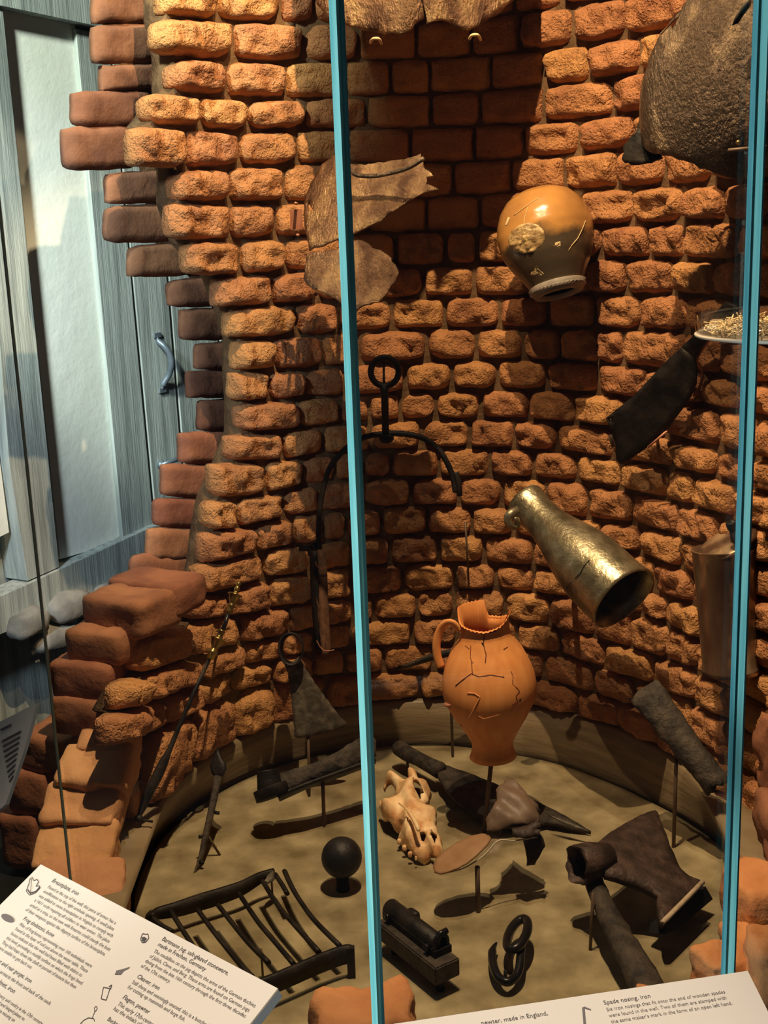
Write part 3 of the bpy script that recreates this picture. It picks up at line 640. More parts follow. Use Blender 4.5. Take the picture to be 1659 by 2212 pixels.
text(b1, 'Bucket handle, iron', 231, 2204, (70, 38), INK)
def icon(bd, polys, m, name='printed_drawing'):
    t, P, U, D, Nn = bd; bm = bmesh.new()
    for poly in polys:
        f = [bm.verts.new(onplane(x, y, P, Nn)+Nn*.0004) for x, y in poly]
        bm.faces.new(f)
    bmesh.ops.triangulate(bm, faces=bm.faces); o = link(name, bm, m, bd[0], False)
def stroke(pts, w):
    out = []
    for (x0, y0), (x1, y1) in zip(pts, pts[1:]):
        dx, dy = x1-x0, y1-y0; l = math.hypot(dx, dy) or 1; nx, ny = -dy/l*w/2, dx/l*w/2
        out.append([(x0+nx, y0+ny), (x1+nx, y1+ny), (x1-nx, y1-ny), (x0-nx, y0-ny)])
    return out
icon(b1, stroke([(66, 1897), (62, 1912), (57, 1925), (64, 1934), (76, 1930), (87, 1918), (85, 1914), (78, 1915), (84, 1905), (80, 1900), (74, 1903), (69, 1895)], 1.6)+stroke([(69, 1898), (66, 1932)], 1.2)+stroke([(60, 1922), (66, 1930), (78, 1926), (86, 1917)], 2.5), INK)
icon(b1, [[(3+18*(1+math.cos(a))/1.25, 1984+8*math.sin(a)+5*math.cos(a)) for a in [i*math.pi/8 for i in range(16)]]], INK2)
icon(b1, stroke([(307, 2020), (304, 2030), (308, 2037), (315, 2036), (322, 2027), (320, 2018), (314, 2019), (310, 2017), (307, 2020)], 1.8)+[[(306, 2026), (312, 2024), (318, 2028), (313, 2035), (307, 2033)]], INK)
icon(b1, [[(248, 2106), (252, 2097), (265, 2094), (281, 2089), (280, 2092), (268, 2098), (262, 2106)]], INK2)
icon(b1, stroke([(224, 2133), (219, 2158), (230, 2161), (238, 2136), (224, 2133)], 1.8)+stroke([(236, 2132), (242, 2128), (239, 2138)], 2), INK)
icon(b1, stroke([(174, 2212), (182, 2204), (192, 2199), (203, 2201), (205, 2207)], 1.6)+stroke([(200, 2199), (206, 2184)], 1.6)+stroke([(205, 2185), (204, 2178), (208, 2174), (211, 2178), (208, 2184), (205, 2185)], 1.6), INK)
b2 = board('label_board', (962, 2195), (1615, 2097), .55, 20.5, .20, .16, 'white label board along the bottom right edge, about spade nosing')
text(b2, 'Spade nosing, iron', 1305, 2171, (100, -16), INK)
text(b2, 'Six iron nosings that fit onto the end of wooden spades\nwere found in the well. Two of them are stamped with\nthe same maker\u2019s mark in the form of an open left hand.', 1311, 2185, (255, -40), INK2, pitch=(5, 13))
text(b2, 'pewter, made in England,', 1040, 2215, (143, -22), INK)
icon(b2, [[(1257, 2177), (1263, 2175), (1266, 2212), (1260, 2212)], [(1263, 2175), (1277, 2181), (1276, 2183), (1263, 2179)]], INK2)
# reflection of a label board in the left glass, built as a solid sheet
t = thing('label_board', 'reflection of a label board at the left edge, built as a slanting white sheet', 'label board', tuple(A(40, 1700, 1.25)))
bm = bmesh.new(); plate(bm, [(-60, 1590), (80, 1518), (52, 1620), (12, 1738), (-60, 1800)], [(0, 1560, 1.25), (80, 1520, 1.2), (0, 1740, 1.2)], .004, .05); link('face', bm, M['board'], t, False)
bm = bmesh.new(); plate(bm, [(0, 1575), (22, 1564), (23, 1566), (1, 1577)], [(0, 1560, 1.247), (80, 1520, 1.197), (0, 1740, 1.197)], .001, .05)
for i in range(9): plate(bm, [(3+i*2, 1600+i*11), (44-i*2, 1578+i*12), (44-i*2, 1580+i*12), (3+i*2, 1602+i*11)], [(0, 1560, 1.247), (80, 1520, 1.197), (0, 1740, 1.197)], .001, .05)
link('printed_text', bm, INK2, t, False)

# ================================================================== EXHIBITS
def dome(amp, ridge=0.0):
    def f(x, y, de, hx, hy):
        r = min(1, (x/hx)**2*.9+(y/hy)**2*.55); return amp*math.sqrt(max(0, 1-r))
    return f
def clip(parent, px, py, Y, L=.02, r=.0028, d=(0, 1, 0)):
    bm = bmesh.new(); p = A(px, py, Y); tube(bm, [p, p+Vector(d)*L], r, 8); return link('mount_clip', bm, M['copper'], parent)
# --- breastplate
c = A(905, -60, 2.3)
t = thing('breastplate', 'brown pitted iron breastplate hanging at the top centre of the brick wall', 'armour', tuple(c))
def bulge_bp(x, y, de, hx, hy):
    r = min(1, (x/hx)**2); return .085*(1-r)+.02*max(0, 1-abs(x)/.05)-.03*max(0, (1-de/.05))*.4
bm = bmesh.new(); plate(bm, [(676, -20), (687, 21), (699, 38), (741, 72), (796, 91), (830, 103), (864, 109), (887, 97), (898, 80), (912, 69), (911, 40), (903, 10), (900, -40), (897, -330), (700, -330), (640, -250), (655, -80)], [(700, 40, 2.27), (900, 60, 2.27), (800, -200, 2.30)], .004, .011, lambda x, y, de, hx, hy: bulge_bp(x-.09, y, de, .19, hy)+.002, .004, seed=1, rough=.003)
link('left_plate', bm, M['armour'], t)
bm = bmesh.new(); plate(bm, [(903, 10), (912, 40), (917, 68), (919, 91), (931, 84), (952, 78), (986, 88), (1007, 91), (1033, 76), (1066, 51), (1109, 8), (1125, -20), (1150, -80), (1150, -250), (1080, -330), (899, -330), (901, -40)], [(920, 40, 2.27), (1100, 20, 2.27), (1000, -200, 2.30)], .004, .011, lambda x, y, de, hx, hy: bulge_bp(x+.10, y, de, .20, hy)+.002, .004, seed=2, rough=.003)
link('right_plate', bm, M['armour'], t)
for (x, y) in ((812, 90), (1026, 82)):
    bm = bmesh.new(); tube(bm, smooth_path([A(x-12, y+2, 2.20), A(x-6, y-6, 2.185), A(x+6, y-6, 2.185), A(x+12, y+4, 2.21)]), .0026, 8); link('mount_clip', bm, M['plaster_fill'], t)
bm = bmesh.new(); tube(bm, [A(905, -100, 2.20), A(905, -100, 2.52)], .008, 8); link('mount_rod', bm, M['rod'], t)
# --- gorget, two pieces
t = thing('gorget', 'brown pitted iron neck plate with a notched right end, directly under the breastplate', 'armour', tuple(A(780, 450, 2.3)))
bm = bmesh.new(); G1 = [(658, 426), (676, 403), (703, 375), (735, 352), (757, 366), (770, 378), (809, 380), (855, 371), (887, 360), (915, 342), (921, 366), (938, 382), (926, 388), (926, 403), (948, 408), (928, 419), (887, 453), (841, 495), (795, 522), (763, 534), (727, 543), (676, 547), (663, 504), (656, 458)]
an = [(660, 480, 2.24), (930, 400, 2.14), (760, 540, 2.15)]
plate(bm, G1, an, .0035, .009, lambda x, y, de, hx, hy: .035*(1-(x/hx)**2), .003, seed=3, rough=.003, holes=([(668, 440), (674, 436), (676, 452), (684, 462), (680, 470), (670, 458)],)); link('plate', bm, M['armour'], t)
bm = bmesh.new(); pp = [(735, 352), (757, 366), (770, 378), (809, 380), (855, 371), (887, 360), (915, 342)]
tube(bm, smooth_path([A(x, y, 2.215-(x-660)/270*.11-.031) for x, y in pp], 4), .004, 8); link('rolled_rim', bm, M['armour_dark'], t)
clip(t, 638, 439, 2.23, .04); clip(t, 642, 508, 2.23, .04); clip(t, 795, 516, 2.13)
bm = bmesh.new(); boxc(bm, A(640, 474, 2.27), Vector((.022, 0, 0)), Vector((0, .006, 0)), Vector((0, 0, .036))); link('mount_bracket', bm, M['copper'], t, False)
bm = bmesh.new(); tube(bm, [A(740, 460, 2.18), A(740, 460, 2.50)], .004, 8); link('mount_rod', bm, M['rod'], t)
t = thing('gorget', 'dark red-brown iron neck plate, smaller and pointed at the bottom, beneath the notched plate', 'armour', tuple(A(760, 600, 2.3)))
bm = bmesh.new(); plate(bm, [(661, 552), (659, 608), (665, 618), (700, 640), (746, 665), (771, 681), (822, 658), (840, 635), (851, 612), (860, 587), (847, 560), (813, 544), (800, 534), (784, 531), (771, 534), (758, 544), (700, 552)], [(662, 600, 2.13), (855, 590, 2.06), (770, 670, 2.05)], .0035, .009, lambda x, y, de, hx, hy: .02*(1-(x/hx)**2), .004, seed=4, rough=.004); link('plate', bm, M['armour'], t)
clip(t, 682, 637, 2.12, .03); bm = bmesh.new(); tube(bm, [A(760, 610, 2.08), A(760, 610, 2.50)], .004, 8); link('mount_rod', bm, M['rod'], t)
# --- helmet
t = thing('helmet', 'large torn iron helmet bowl hanging at the top right of the brick wall', 'helmet', tuple(A(1560, 200, 1.85)))
HB = [(1530, 60), (1504, 87), (1464, 119), (1439, 155), (1414, 202), (1385, 253), (1366, 300), (1372, 318), (1395, 330), (1412, 325), (1432, 345), (1472, 358), (1529, 377), (1583, 395), (1623, 402), (1645, 372), (1700, 365), (1760, 200), (1740, 0), (1720, -100), (1600, -110), (1560, -20), (1545, 30)]
bm = bmesh.new(); plate(bm, HB, [(1400, 300, 2.02), (1640, 380, 1.90), (1600, -50, 1.98)], .004, .012, lambda x, y, de, hx, hy: .13*math.sqrt(max(0, 1-min(1, (x/hx)**2*.8+(y/hy)**2*.6))), .004, seed=5, rough=.003,
  holes=([(1504, 93), (1523, 78), (1512, 98), (1508, 112), (1503, 100), (1480, 115), (1478, 112)],)); link('bowl', bm, M['armour_dark'], t)
bm = bmesh.new(); plate(bm, [(1529, -60), (1527, 10), (1520, 35), (1506, 60), (1494, 92), (1515, 84), (1545, 70), (1582, 52), (1600, 30), (1640, -80)], [(1500, 90, 1.93), (1600, 0, 1.89), (1530, -50, 1.93)], .004, .01, dome(.02), .003, seed=6, rough=.002); link('comb_flap', bm, M['armour_dark'], t)
bm = bmesh.new(); plate(bm, [(1368, 296), (1385, 280), (1408, 284), (1414, 310), (1418, 326), (1428, 340), (1400, 354), (1375, 356), (1350, 350), (1341, 346), (1352, 330), (1349, 318)], [(1345, 345, 2.02), (1425, 345, 1.98), (1400, 285, 2.0)], .006, .008, dome(.01), .006, seed=7, rough=.004); link('ear_guard', bm, M['iron'], t)
bm = bmesh.new(); tube(bm, [A(1573, 325, 1.80), A(1655, 317, 1.80)], .0028, 8); link('pin', bm, M['rod'], t)
bm = bmesh.new(); bmesh.ops.create_icosphere(bm, subdivisions=2, radius=.004, matrix=Matrix.Translation(A(1595, 308, 1.802))); link('rivet', bm, M['brass'], t)
bm = bmesh.new(); plate(bm, [(1583, 55), (1590, 38), (1603, 18), (1618, 2), (1625, -10), (1622, 12), (1605, 35), (1595, 50)], [(1583, 55, 1.80), (1625, -5, 1.80), (1600, 20, 1.797)], .002, .02); link('crack', bm, M['black'], t)
bm = bmesh.new(); tube(bm, [A(1560, 200, 1.9), A(1620, 200, 2.3)], .006, 8); link('mount_rod', bm, M['rod'], t)
# --- inverted stoneware jug
P0, P1 = A(1158, 415, 2.33), A(1208, 636, 2.27)
t = thing('stoneware_jug', 'round brown glazed stoneware jug hung upside down with a crest medallion', 'jug', tuple(A(1182, 520, 2.25)))
bm = bmesh.new(); s_ = 2.30/FOC
prof = [(.0, .0), (.004, 30), (.02, 50), (.07, 70), (.16, 87), (.28, 98), (.40, 102), (.52, 99), (.64, 90), (.75, 77), (.84, 65), (.90, 58), (.93, 57)]
fine = []
for (a0, r0), (a1, r1) in zip(prof, prof[1:]):
    for q in range(4): fine.append((a0+(a1-a0)*q/4, r0+(r1-r0)*q/4))
fine.append(prof[-1])
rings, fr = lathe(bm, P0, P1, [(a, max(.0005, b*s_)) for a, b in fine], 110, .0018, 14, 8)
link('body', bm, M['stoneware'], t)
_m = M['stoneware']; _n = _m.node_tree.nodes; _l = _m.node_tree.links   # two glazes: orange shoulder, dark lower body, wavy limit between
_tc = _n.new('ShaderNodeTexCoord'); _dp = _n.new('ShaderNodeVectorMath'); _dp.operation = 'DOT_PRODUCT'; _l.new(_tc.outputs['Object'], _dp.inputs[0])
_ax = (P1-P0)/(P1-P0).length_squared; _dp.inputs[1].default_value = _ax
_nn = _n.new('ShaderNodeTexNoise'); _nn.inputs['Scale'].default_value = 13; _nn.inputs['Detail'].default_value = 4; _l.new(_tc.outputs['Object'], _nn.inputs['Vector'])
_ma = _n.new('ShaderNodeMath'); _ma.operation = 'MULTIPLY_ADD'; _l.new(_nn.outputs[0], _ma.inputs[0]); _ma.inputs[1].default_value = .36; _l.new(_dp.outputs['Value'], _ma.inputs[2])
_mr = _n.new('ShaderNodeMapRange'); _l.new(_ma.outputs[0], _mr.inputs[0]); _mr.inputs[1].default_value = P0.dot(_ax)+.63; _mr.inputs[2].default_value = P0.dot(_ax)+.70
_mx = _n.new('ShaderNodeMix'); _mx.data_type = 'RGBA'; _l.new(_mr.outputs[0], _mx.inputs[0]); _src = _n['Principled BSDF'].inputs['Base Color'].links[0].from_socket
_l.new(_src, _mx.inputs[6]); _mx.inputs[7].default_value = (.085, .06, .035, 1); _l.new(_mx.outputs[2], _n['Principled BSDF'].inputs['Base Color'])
bm = bmesh.new(); lathe(bm, P0.lerp(P1, .90), P1, [(0, 57*s_), (.15, 62*s_), (.35, 56*s_), (.5, 61*s_), (.7, 54*s_), (.95, 52*s_), (1, 40*s_), (.6, 38*s_)], 40); link('neck_ring', bm, M['grey_rim'], t)
def on_axis_surface(px, py, P0, P1, prof, sc, lift=.0008):
    """point where the sight line meets the turned surface (found by stepping along it)"""
    ax = (P1-P0); L2 = ax.length_squared; d = ray(px, py); k0 = (P0.y-.25)/d.y; k = k0
    while k < k0+.5:
        p = CAM+d*k; tt = (p-P0).dot(ax)/L2
        if 0 <= tt <= 1:
            r = 0
            for (a0, r0), (a1, r1) in zip(prof, prof[1:]):
                if a0 <= tt <= a1: r = (r0+(r1-r0)*(tt-a0)/max(1e-6, a1-a0))*sc
            q = P0+ax*tt
            if (p-q).length < r+lift: return p
        k += .0007
    return A(px, py, P0.y)
def patch(parent, name, poly, P0, P1, prof, sc, m, lift=.001, n=7, relief=0):
    cx = sum(p[0] for p in poly)/len(poly); cy = sum(p[1] for p in poly)/len(poly); bm = bmesh.new(); prev = None
    cen = on_axis_surface(cx, cy, P0, P1, prof, sc, lift); c0 = bm.verts.new(cen)
    rings = []
    for i in range(1, n+1):
        row = []
        for j in range(len(poly)):
            x0, y0 = poly[j]; x1, y1 = poly[(j+1) % len(poly)]
            for q in range(4):
                x = x0+(x1-x0)*q/4; y = y0+(y1-y0)*q/4; f = i/n
                p = on_axis_surface(cx+(x-cx)*f, cy+(y-cy)*f, P0, P1, prof, sc, lift if i < n else lift*.2)
                if relief: p = p+(CAM-p).normalized()*relief*(abs(nz(p, 90))+abs(nz(p, 160, 3)))
                row.append(bm.verts.new(p))
        rings.append(row)
    L = len(rings[0])
    for k in range(L): bm.faces.new((c0, rings[0][k], rings[0][(k+1) % L]))
    for a, b in zip(rings, rings[1:]):
        for k in range(L): bm.faces.new((a[k], b[k], b[(k+1) % L], a[(k+1) % L]))
    bmesh.ops.recalc_face_normals(bm, faces=bm.faces); return link(name, bm, m, parent)
M['medal'] = mat('stamped_glaze', (.28, .17, .07, 1), (.6, .4, .17, 1), 70, .3, bump=.8, bscale=80, bdist=.005, spec=.6)
patch(t, 'medallion', [(1130+40*math.cos(a*math.pi/6)-6*math.sin(a*math.pi/6)+7, 515+34*math.sin(a*math.pi/6)) for a in range(12)], P0, P1, prof, s_, M['medal'], .0015, 12, .003)
patch(t, 'pale_fill', [(1158, 566), (1163, 578), (1177, 592), (1173, 597), (1146, 596), (1145, 590), (1155, 580)], P0, P1, prof, s_, M['plaster_fill'])
patch(t, 'pale_fill', [(1187, 526), (1211, 520), (1212, 535), (1209, 551), (1200, 541), (1195, 532)], P0, P1, prof, s_, M['plaster_fill'])
patch(t, 'pale_fill', [(1090, 488), (1097, 469), (1102, 470), (1095, 487)], P0, P1, prof, s_, M['plaster_fill'])
def crackline(parent, pts, P0, P1, prof, sc, m, r=.0007, name='crack'):
    bm = bmesh.new(); q = []
    for (a, b) in zip(pts, pts[1:]):
        for i in range(6): q.append(on_axis_surface(a[0]+(b[0]-a[0])*i/6, a[1]+(b[1]-a[1])*i/6, P0, P1, prof, sc, .0004))
    tube(bm, q, r, 5); return link(name, bm, m, parent)
crackline(t, [(1265, 477), (1258, 495), (1248, 515), (1235, 530), (1226, 544)], P0, P1, prof, s_, M['plaster_fill'])
crackline(t, [(1140, 448), (1134, 468), (1131, 490)], P0, P1, prof, s_, M['plaster_fill'])
crackline(t, [(1110, 465), (1150, 436), (1168, 425)], P0, P1, prof, s_, M['plaster_fill'])
bm = bmesh.new(); tube(bm, [A(1205, 560, 2.26), A(1215, 600, 2.5)], .006, 8); link('mount_rod', bm, M['rod'], t)
# --- dish of frog bones
dc = A(1722, 694, 1.55)
t = thing('bone_dish', 'shallow clear round dish hanging at the right edge above the cleaver', 'dish', tuple(dc))
bm = bmesh.new(); lathe(bm, dc+Vector((0, 0, -.016)), dc+Vector((0, 0, .012)), [(.0, .0005), (.0, .12), (.06, .126), (1, .128), (1, .1255), (.12, .1235), (.1, .0005)], 64); link('dish', bm, M['acrylic'], t)
M['dish_rim'] = mat('frosted_acrylic_edge', (.55, .48, .38, 1), (.6, .52, .42, 1), 5, .4)
for zz in (-.015,):
    bm = bmesh.new(); pts = [dc+Vector((math.cos(a)*.1255, math.sin(a)*.1255, zz)) for a in [2*math.pi*i/64 for i in range(64)]]; tube(bm, pts, .0025, 8, closed=True); link('foot_rim', bm, M['dish_rim'], t)
bm = bmesh.new(); tube(bm, [dc+Vector((.1, .1, -.005)), dc+Vector((.24, .5, -.005))], .005, 8); link('mount_rod', bm, M['rod'], t)
M['frog_bone'] = mat('pale_frog_bone', (.95, .74, .42, 1), (.85, .6, .3, 1), 60, .6)
bm = bmesh.new()
for i in range(900):
    r = .116*math.sqrt(random.random()); a = random.uniform(0, 6.283); z = (-.0115+random.random()*.022*(1-(r/.125)**2)**.5)
    p = dc+Vector((r*math.cos(a), r*math.sin(a), z)); d = Vector((random.uniform(-1, 1), random.uniform(-1, 1), random.uniform(-.4, .4))).normalized()*random.uniform(.004, .009)
    tube(bm, [p-d, p, p+d], [.0011, .0007, .0011], 4)
o = link('frog_bones', bm, M['frog_bone']); o['kind'] = 'stuff'; tag(o, 'heap of tiny cream frog bones lying in the clear dish', 'bones')
# --- cleaver
t = thing('cleaver', 'black iron cleaver hanging diagonally on the right brick wall under the bone dish', 'cleaver', tuple(A(1430, 840, 2.1)))
an = [(1320, 950, 2.22), (1560, 665, 2.0), (1490, 860, 2.08)]
bm = bmesh.new(); plate(bm, [(1309, 903), (1325, 890), (1367, 856), (1400, 822), (1439, 780), (1475, 748), (1499, 770), (1503, 800), (1502, 831), (1490, 860), (1465, 895), (1443, 925), (1396, 968), (1360, 993), (1338, 1001), (1331, 990), (1329, 961), (1320, 932)], an, .005, .015, None, .001, seed=9, holes=([(1315, 906), (1318, 903), (1321, 907), (1319, 913), (1315, 911)],)); link('blade', bm, M['iron'], t)
bm = bmesh.new(); plate(bm, [(1472, 750), (1493, 730), (1520, 700), (1555, 665), (1565, 653), (1600, 664), (1575, 690), (1544, 719), (1518, 745), (1506, 758), (1500, 773)], an, .012, .012, None, .001, seed=9); link('handle', bm, M['iron'], t)
bm = bmesh.new(); tube(bm, smooth_path([A(1546, 718, 2.03), A(1520, 750, 2.06), A(1505, 777, 2.07), A(1514, 795, 2.08), A(1517, 815, 2.09), A(1510, 840, 2.10), A(1499, 856, 2.09)]), .0028, 8); link('mount_wire', bm, M['copper'], t)
bm = bmesh.new(); tube(bm, [A(1420, 950, 2.17), A(1424, 985, 2.30)], .003, 8); tube(bm, [A(1400, 966, 2.15), A(1442, 930, 2.13)], .0022, 8); link('mount_bracket', bm, M['copper'], t)
bm = bmesh.new(); tube(bm, [A(1318, 940, 2.235), A(1325, 965, 2.235)], .004, 8); tube(bm, [A(1480, 800, 2.1), A(1500, 830, 2.35)], .004, 8); link('mount_rod', bm, M['rod'], t)
# --- bucket handle
t = thing('arched_bail', 'black iron arched bucket handle with swivel ring, in the middle of the brick wall', 'bucket handle', tuple(A(835, 940, 2.36)))
Yh = 2.37; rr = .0058
bm = bmesh.new(); arc = [(690, 1186), (688, 1150), (691, 1100), (699, 1052), (712, 1012), (736, 980), (768, 953), (800, 941), (835, 937), (870, 937), (912, 946), (945, 968), (966, 1000), (978, 1030), (984, 1063)]
arc = [(x, y) for x, y in arc]; tube(bm, smooth_path([A(x, y, Yh) for x, y in arc]), rr, 10); link('bail', bm, M['iron'], t)
bm = bmesh.new(); tube(bm, smooth_path([A(984, 1020, Yh), A(991, 1045, Yh-.004), A(993, 1070, Yh)]), .006, 8); link('bail_end', bm, M['iron'], t)
bm = bmesh.new(); tube(bm, [A(831+30*math.cos(a), 803+31*math.sin(a), Yh-.006) for a in [2*math.pi*i/28 for i in range(28)]], .0062, 10, closed=True, ref=(0, 1, 0)); link('swivel_ring', bm, M['iron'], t)
bm = bmesh.new(); tube(bm, [A(829, 832, Yh-.006), A(831, 850, Yh-.006), A(833, 935, Yh-.006)], [.010, .0075, .007], 10); link('shank', bm, M['iron'], t)
bm = bmesh.new(); bmesh.ops.create_icosphere(bm, subdivisions=3, radius=.0135, matrix=Matrix.Translation(A(835, 947, Yh-.004)) @ Matrix.Diagonal((1.1, 1, .75, 1))); link('rivet', bm, M['iron'], t)
bm = bmesh.new(); tube(bm, [A(646, 1185, Yh), A(686, 1184, Yh)], .006, 10); tube(bm, [A(678, 1172, Yh), A(681, 1200, Yh)], .005, 8); link('peg', bm, M['iron'], t)
bm = bmesh.new(); tube(bm, [A(829, 788, Yh), A(830, 835, Yh)], .0022, 6); tube(bm, [A(829, 780, Yh), A(829, 780, 2.5)], .0025, 6); link('mount_rod', bm, M['rod'], t)
# --- bucket stave
t = thing('bucket_stave', 'narrow dark oak stave with iron strap, hanging below the arched bucket handle', 'stave', tuple(A(695, 1300, 2.33)))
bm = bmesh.new(); plate(bm, [(680, 1194), (692, 1188), (705, 1196), (709, 1300), (714, 1400), (706, 1418), (696, 1415), (684, 1300)], [(682, 1200, 2.31), (712, 1200, 2.31), (700, 1410, 2.26)], .012, .01, dome(.005), .001, rough=.002); link('stave', bm, M['oak'], t)
bm = bmesh.new(); plate(bm, [(668, 1190), (682, 1190), (688, 1300), (690, 1405), (681, 1405), (672, 1300)], [(668, 1190, 2.31), (682, 1190, 2.30), (685, 1400, 2.27)], .005, .02); link('iron_strap', bm, M['iron'], t)
for pts in ([(681, 1213), (686, 1224), (697, 1228), (706, 1224)], [(684, 1384), (692, 1398), (703, 1406), (722, 1404)]):
    bm = bmesh.new(); tube(bm, smooth_path([A(x, y, 2.29 if y < 1300 else 2.245) for x, y in pts]), .0012, 6); link('copper_wire', bm, M['copper'], t)
bm = bmesh.new(); tube(bm, [A(696, 1300, 2.29), A(697, 1310, 2.42)], .003, 6); link('mount_rod', bm, M['rod'], t)
bm = bmesh.new(); tube(bm, [A(1005, 1128, 2.42), A(1009, 1190, 2.42), A(1012, 1250, 2.44)], .0022, 8); tube(bm, [A(1012, 1248, 2.44), A(1012, 1250, 2.51)], .002, 8)
tag(link('mount_rod', bm, M['rod']), 'thin dark upright wire standing out from the bricks right of the arched handle', 'mount')
# --- pewter flagon lying askew
P0, P1 = A(1133, 1083, 2.28), A(1347, 1293, 2.07); s_ = 2.14/FOC
t = thing('pewter_flagon', 'dented grey-gold pewter flagon with open base and a hole, tilted on the right wall', 'flagon', tuple(P0.lerp(P1, .5)))
prof = [(0, 47), (.015, 50), (.04, 49), (.08, 47), (.16, 46), (.26, 50), (.36, 57), (.46, 66), (.55, 74), (.64, 79), (.75, 81), (.88, 81), (.97, 83), (1, 85)]
inn = [(1, 81), (.9, 77), (.6, 74), (.4, 55), (.2, 42), (.05, 43), (0, 45)]
bm = bmesh.new(); rings, fr = lathe(bm, P0, P1, [(a, b*s_) for a, b in prof+inn], 64, .005, 12, 11)
# the hole through the side
hp = on_axis_surface(1306, 1176, P0, P1, prof, s_, 0)
kill = [f for f in bm.faces if (f.calc_center_median()-hp).length < .0085]
bmesh.ops.delete(bm, geom=kill, context='FACES'); link('body', bm, M['pewter'], t)
bm = bmesh.new(); tube(bm, smooth_path([A(1120, 1100, 2.17), A(1103, 1108, 2.16), A(1096, 1122, 2.16), A(1104, 1138, 2.16), A(1116, 1136, 2.17), A(1117, 1122, 2.165), A(1108, 1118, 2.165)]), .005, 8, flat=1.6); link('handle_stub', bm, M['pewter'], t)
crackline(t, [(1273, 1210), (1262, 1222), (1252, 1240), (1238, 1252)], P0, P1, prof, s_, M['black'])
crackline(t, [(1235, 1255), (1225, 1268), (1221, 1285)], P0, P1, prof, s_, M['charred'])
bm = bmesh.new(); tube(bm, [P0.lerp(P1, .4), A(1245, 1200, 2.48)], .006, 8); link('mount_rod', bm, M['rod'], t)
# --- tall tankard
P0, P1 = A(1563, 1184, 1.98), A(1578, 1452, 1.96); s_ = 1.97/FOC
t = thing('pewter_tankard', 'tall straight brown-stained pewter tankard upright beside the right glass edge', 'tankard', tuple(P1))
bm = bmesh.new(); prof = [(0, 73), (.015, 72), (.03, 70), (.5, 65), (.93, 62), (.96, 64), (1, 65)]
lathe(bm, P0, P1, [(a, b*s_) for a, b in prof+[(1, 30), (1, 1)]]+[(.06, .001), (.05, 64*s_), (0, 69*s_), (0, 73*s_)], 64); link('body', bm, M['tankard'], t)
bm = bmesh.new(); lc = P0+Vector((.006, 0, .004)); lathe(bm, lc, lc+Vector((-.007, .0, .012)), [(0, 73*s_), (.2, 75*s_), (.5, 73*s_), (.6, 40*s_), (.6, .001)], 48); lid = link('lid', bm, M['tankard'], t)
bm = bmesh.new(); tube(bm, smooth_path([A(1596, 1190, 1.93), A(1588, 1168, 1.925), A(1584, 1145, 1.93), A(1578, 1128, 1.93)]), [.004]*5+[.007]*6+[.009]*5, 8); tube(bm, [A(1576, 1130, 1.93), A(1612, 1138, 1.93)], .007, 8); tube(bm, [A(1600, 1140, 1.93), A(1603, 1175, 1.93)], .011, 10, flat=.4); link('thumbpiece', bm, M['iron'], lid)
bm = bmesh.new(); bmesh.ops.create_icosphere(bm, subdivisions=2, radius=.003, matrix=Matrix.Translation(A(1602, 1181, 1.905))); link('rivet', bm, M['brass'], lid)
bm = bmesh.new(); tube(bm, smooth_path([A(1640, 1200, 1.96), A(1675, 1230, 1.96), A(1680, 1320, 1.96), A(1642, 1390, 1.96)]), .008, 8); link('handle', bm, M['tankard'], t)
bm = bmesh.new(); tube(bm, [A(1575, 1330, 1.98), A(1590, 1340, 2.3)], .005, 8); link('mount_rod', bm, M['rod'], t)
# --- terracotta jug
jb = F(1045, 1800); P0, P1 = A(1046, 1313, jb.y+.0), A(1062, 1633, jb.y); P1.x = P0.x+.012; s_ = jb.y/FOC*1.065
t = thing('terracotta_jug', 'bright orange terracotta jug with broken neck and cracks, raised on a rod', 'jug', tuple(P1))
prof = [(0, 58), (.02, 54), (.05, 51), (.09, 51), (.14, 52), (.19, 56), (.27, 76), (.37, 92), (.44, 99), (.5, 102), (.56, 101), (.62, 96), (.72, 79), (.82, 58), (.89, 46), (.93, 44), (.97, 47), (1, 51)]
RIM = [(0, .11), (25, .10), (55, .085), (72, .07), (84, .03), (92, 0), (120, 0), (160, .002), (178, 0), (186, .11), (215, .11), (240, .08), (262, .03), (275, .012), (290, .014), (305, .05), (325, .085), (345, .10), (360, .11)]
def cut(i, a):
    # height of the broken rim round the neck, angle from the side facing the visitor
    if i > 3: return 0
    d = math.degrees(a) % 360
    for (d0, v0), (d1, v1) in zip(RIM, RIM[1:]):
        if d <= d1: return (v0+(v1-v0)*(d-d0)/(d1-d0)+.004*math.sin(d*.7))*(1-i/4)
    return 0
bm = bmesh.new(); sd_ = (-.12, -1, 0)
inner = [(1, 44), (.93, 39), (.8, 50), (.6, 88), (.4, 90), (.2, 50), (.1, 46), (.05, 47), (0, 54)]
def cut2(i, a):
    n_ = len(prof)+len(inner)-1
    return cut(i, a) if i < 4 else (cut(n_-i, a) if n_-i < 4 else 0)
lathe(bm, P0, P1, [(a, b*s_) for a, b in prof+inner], 120, .0012, 15, 13, side=sd_, cut=cut2)
link('body', bm, M['terracotta'], t)
bm = bmesh.new(); hx = smooth_path([A(992, 1362, jb.y-.01), A(980, 1346, jb.y-.01), A(964, 1346, jb.y-.005), A(950, 1362, jb.y), A(943, 1390, jb.y), A(945, 1418, jb.y), A(952, 1440, jb.y)])
tube(bm, hx, .0078, 12, flat=.6); link('handle', bm, M['terracotta'], t)
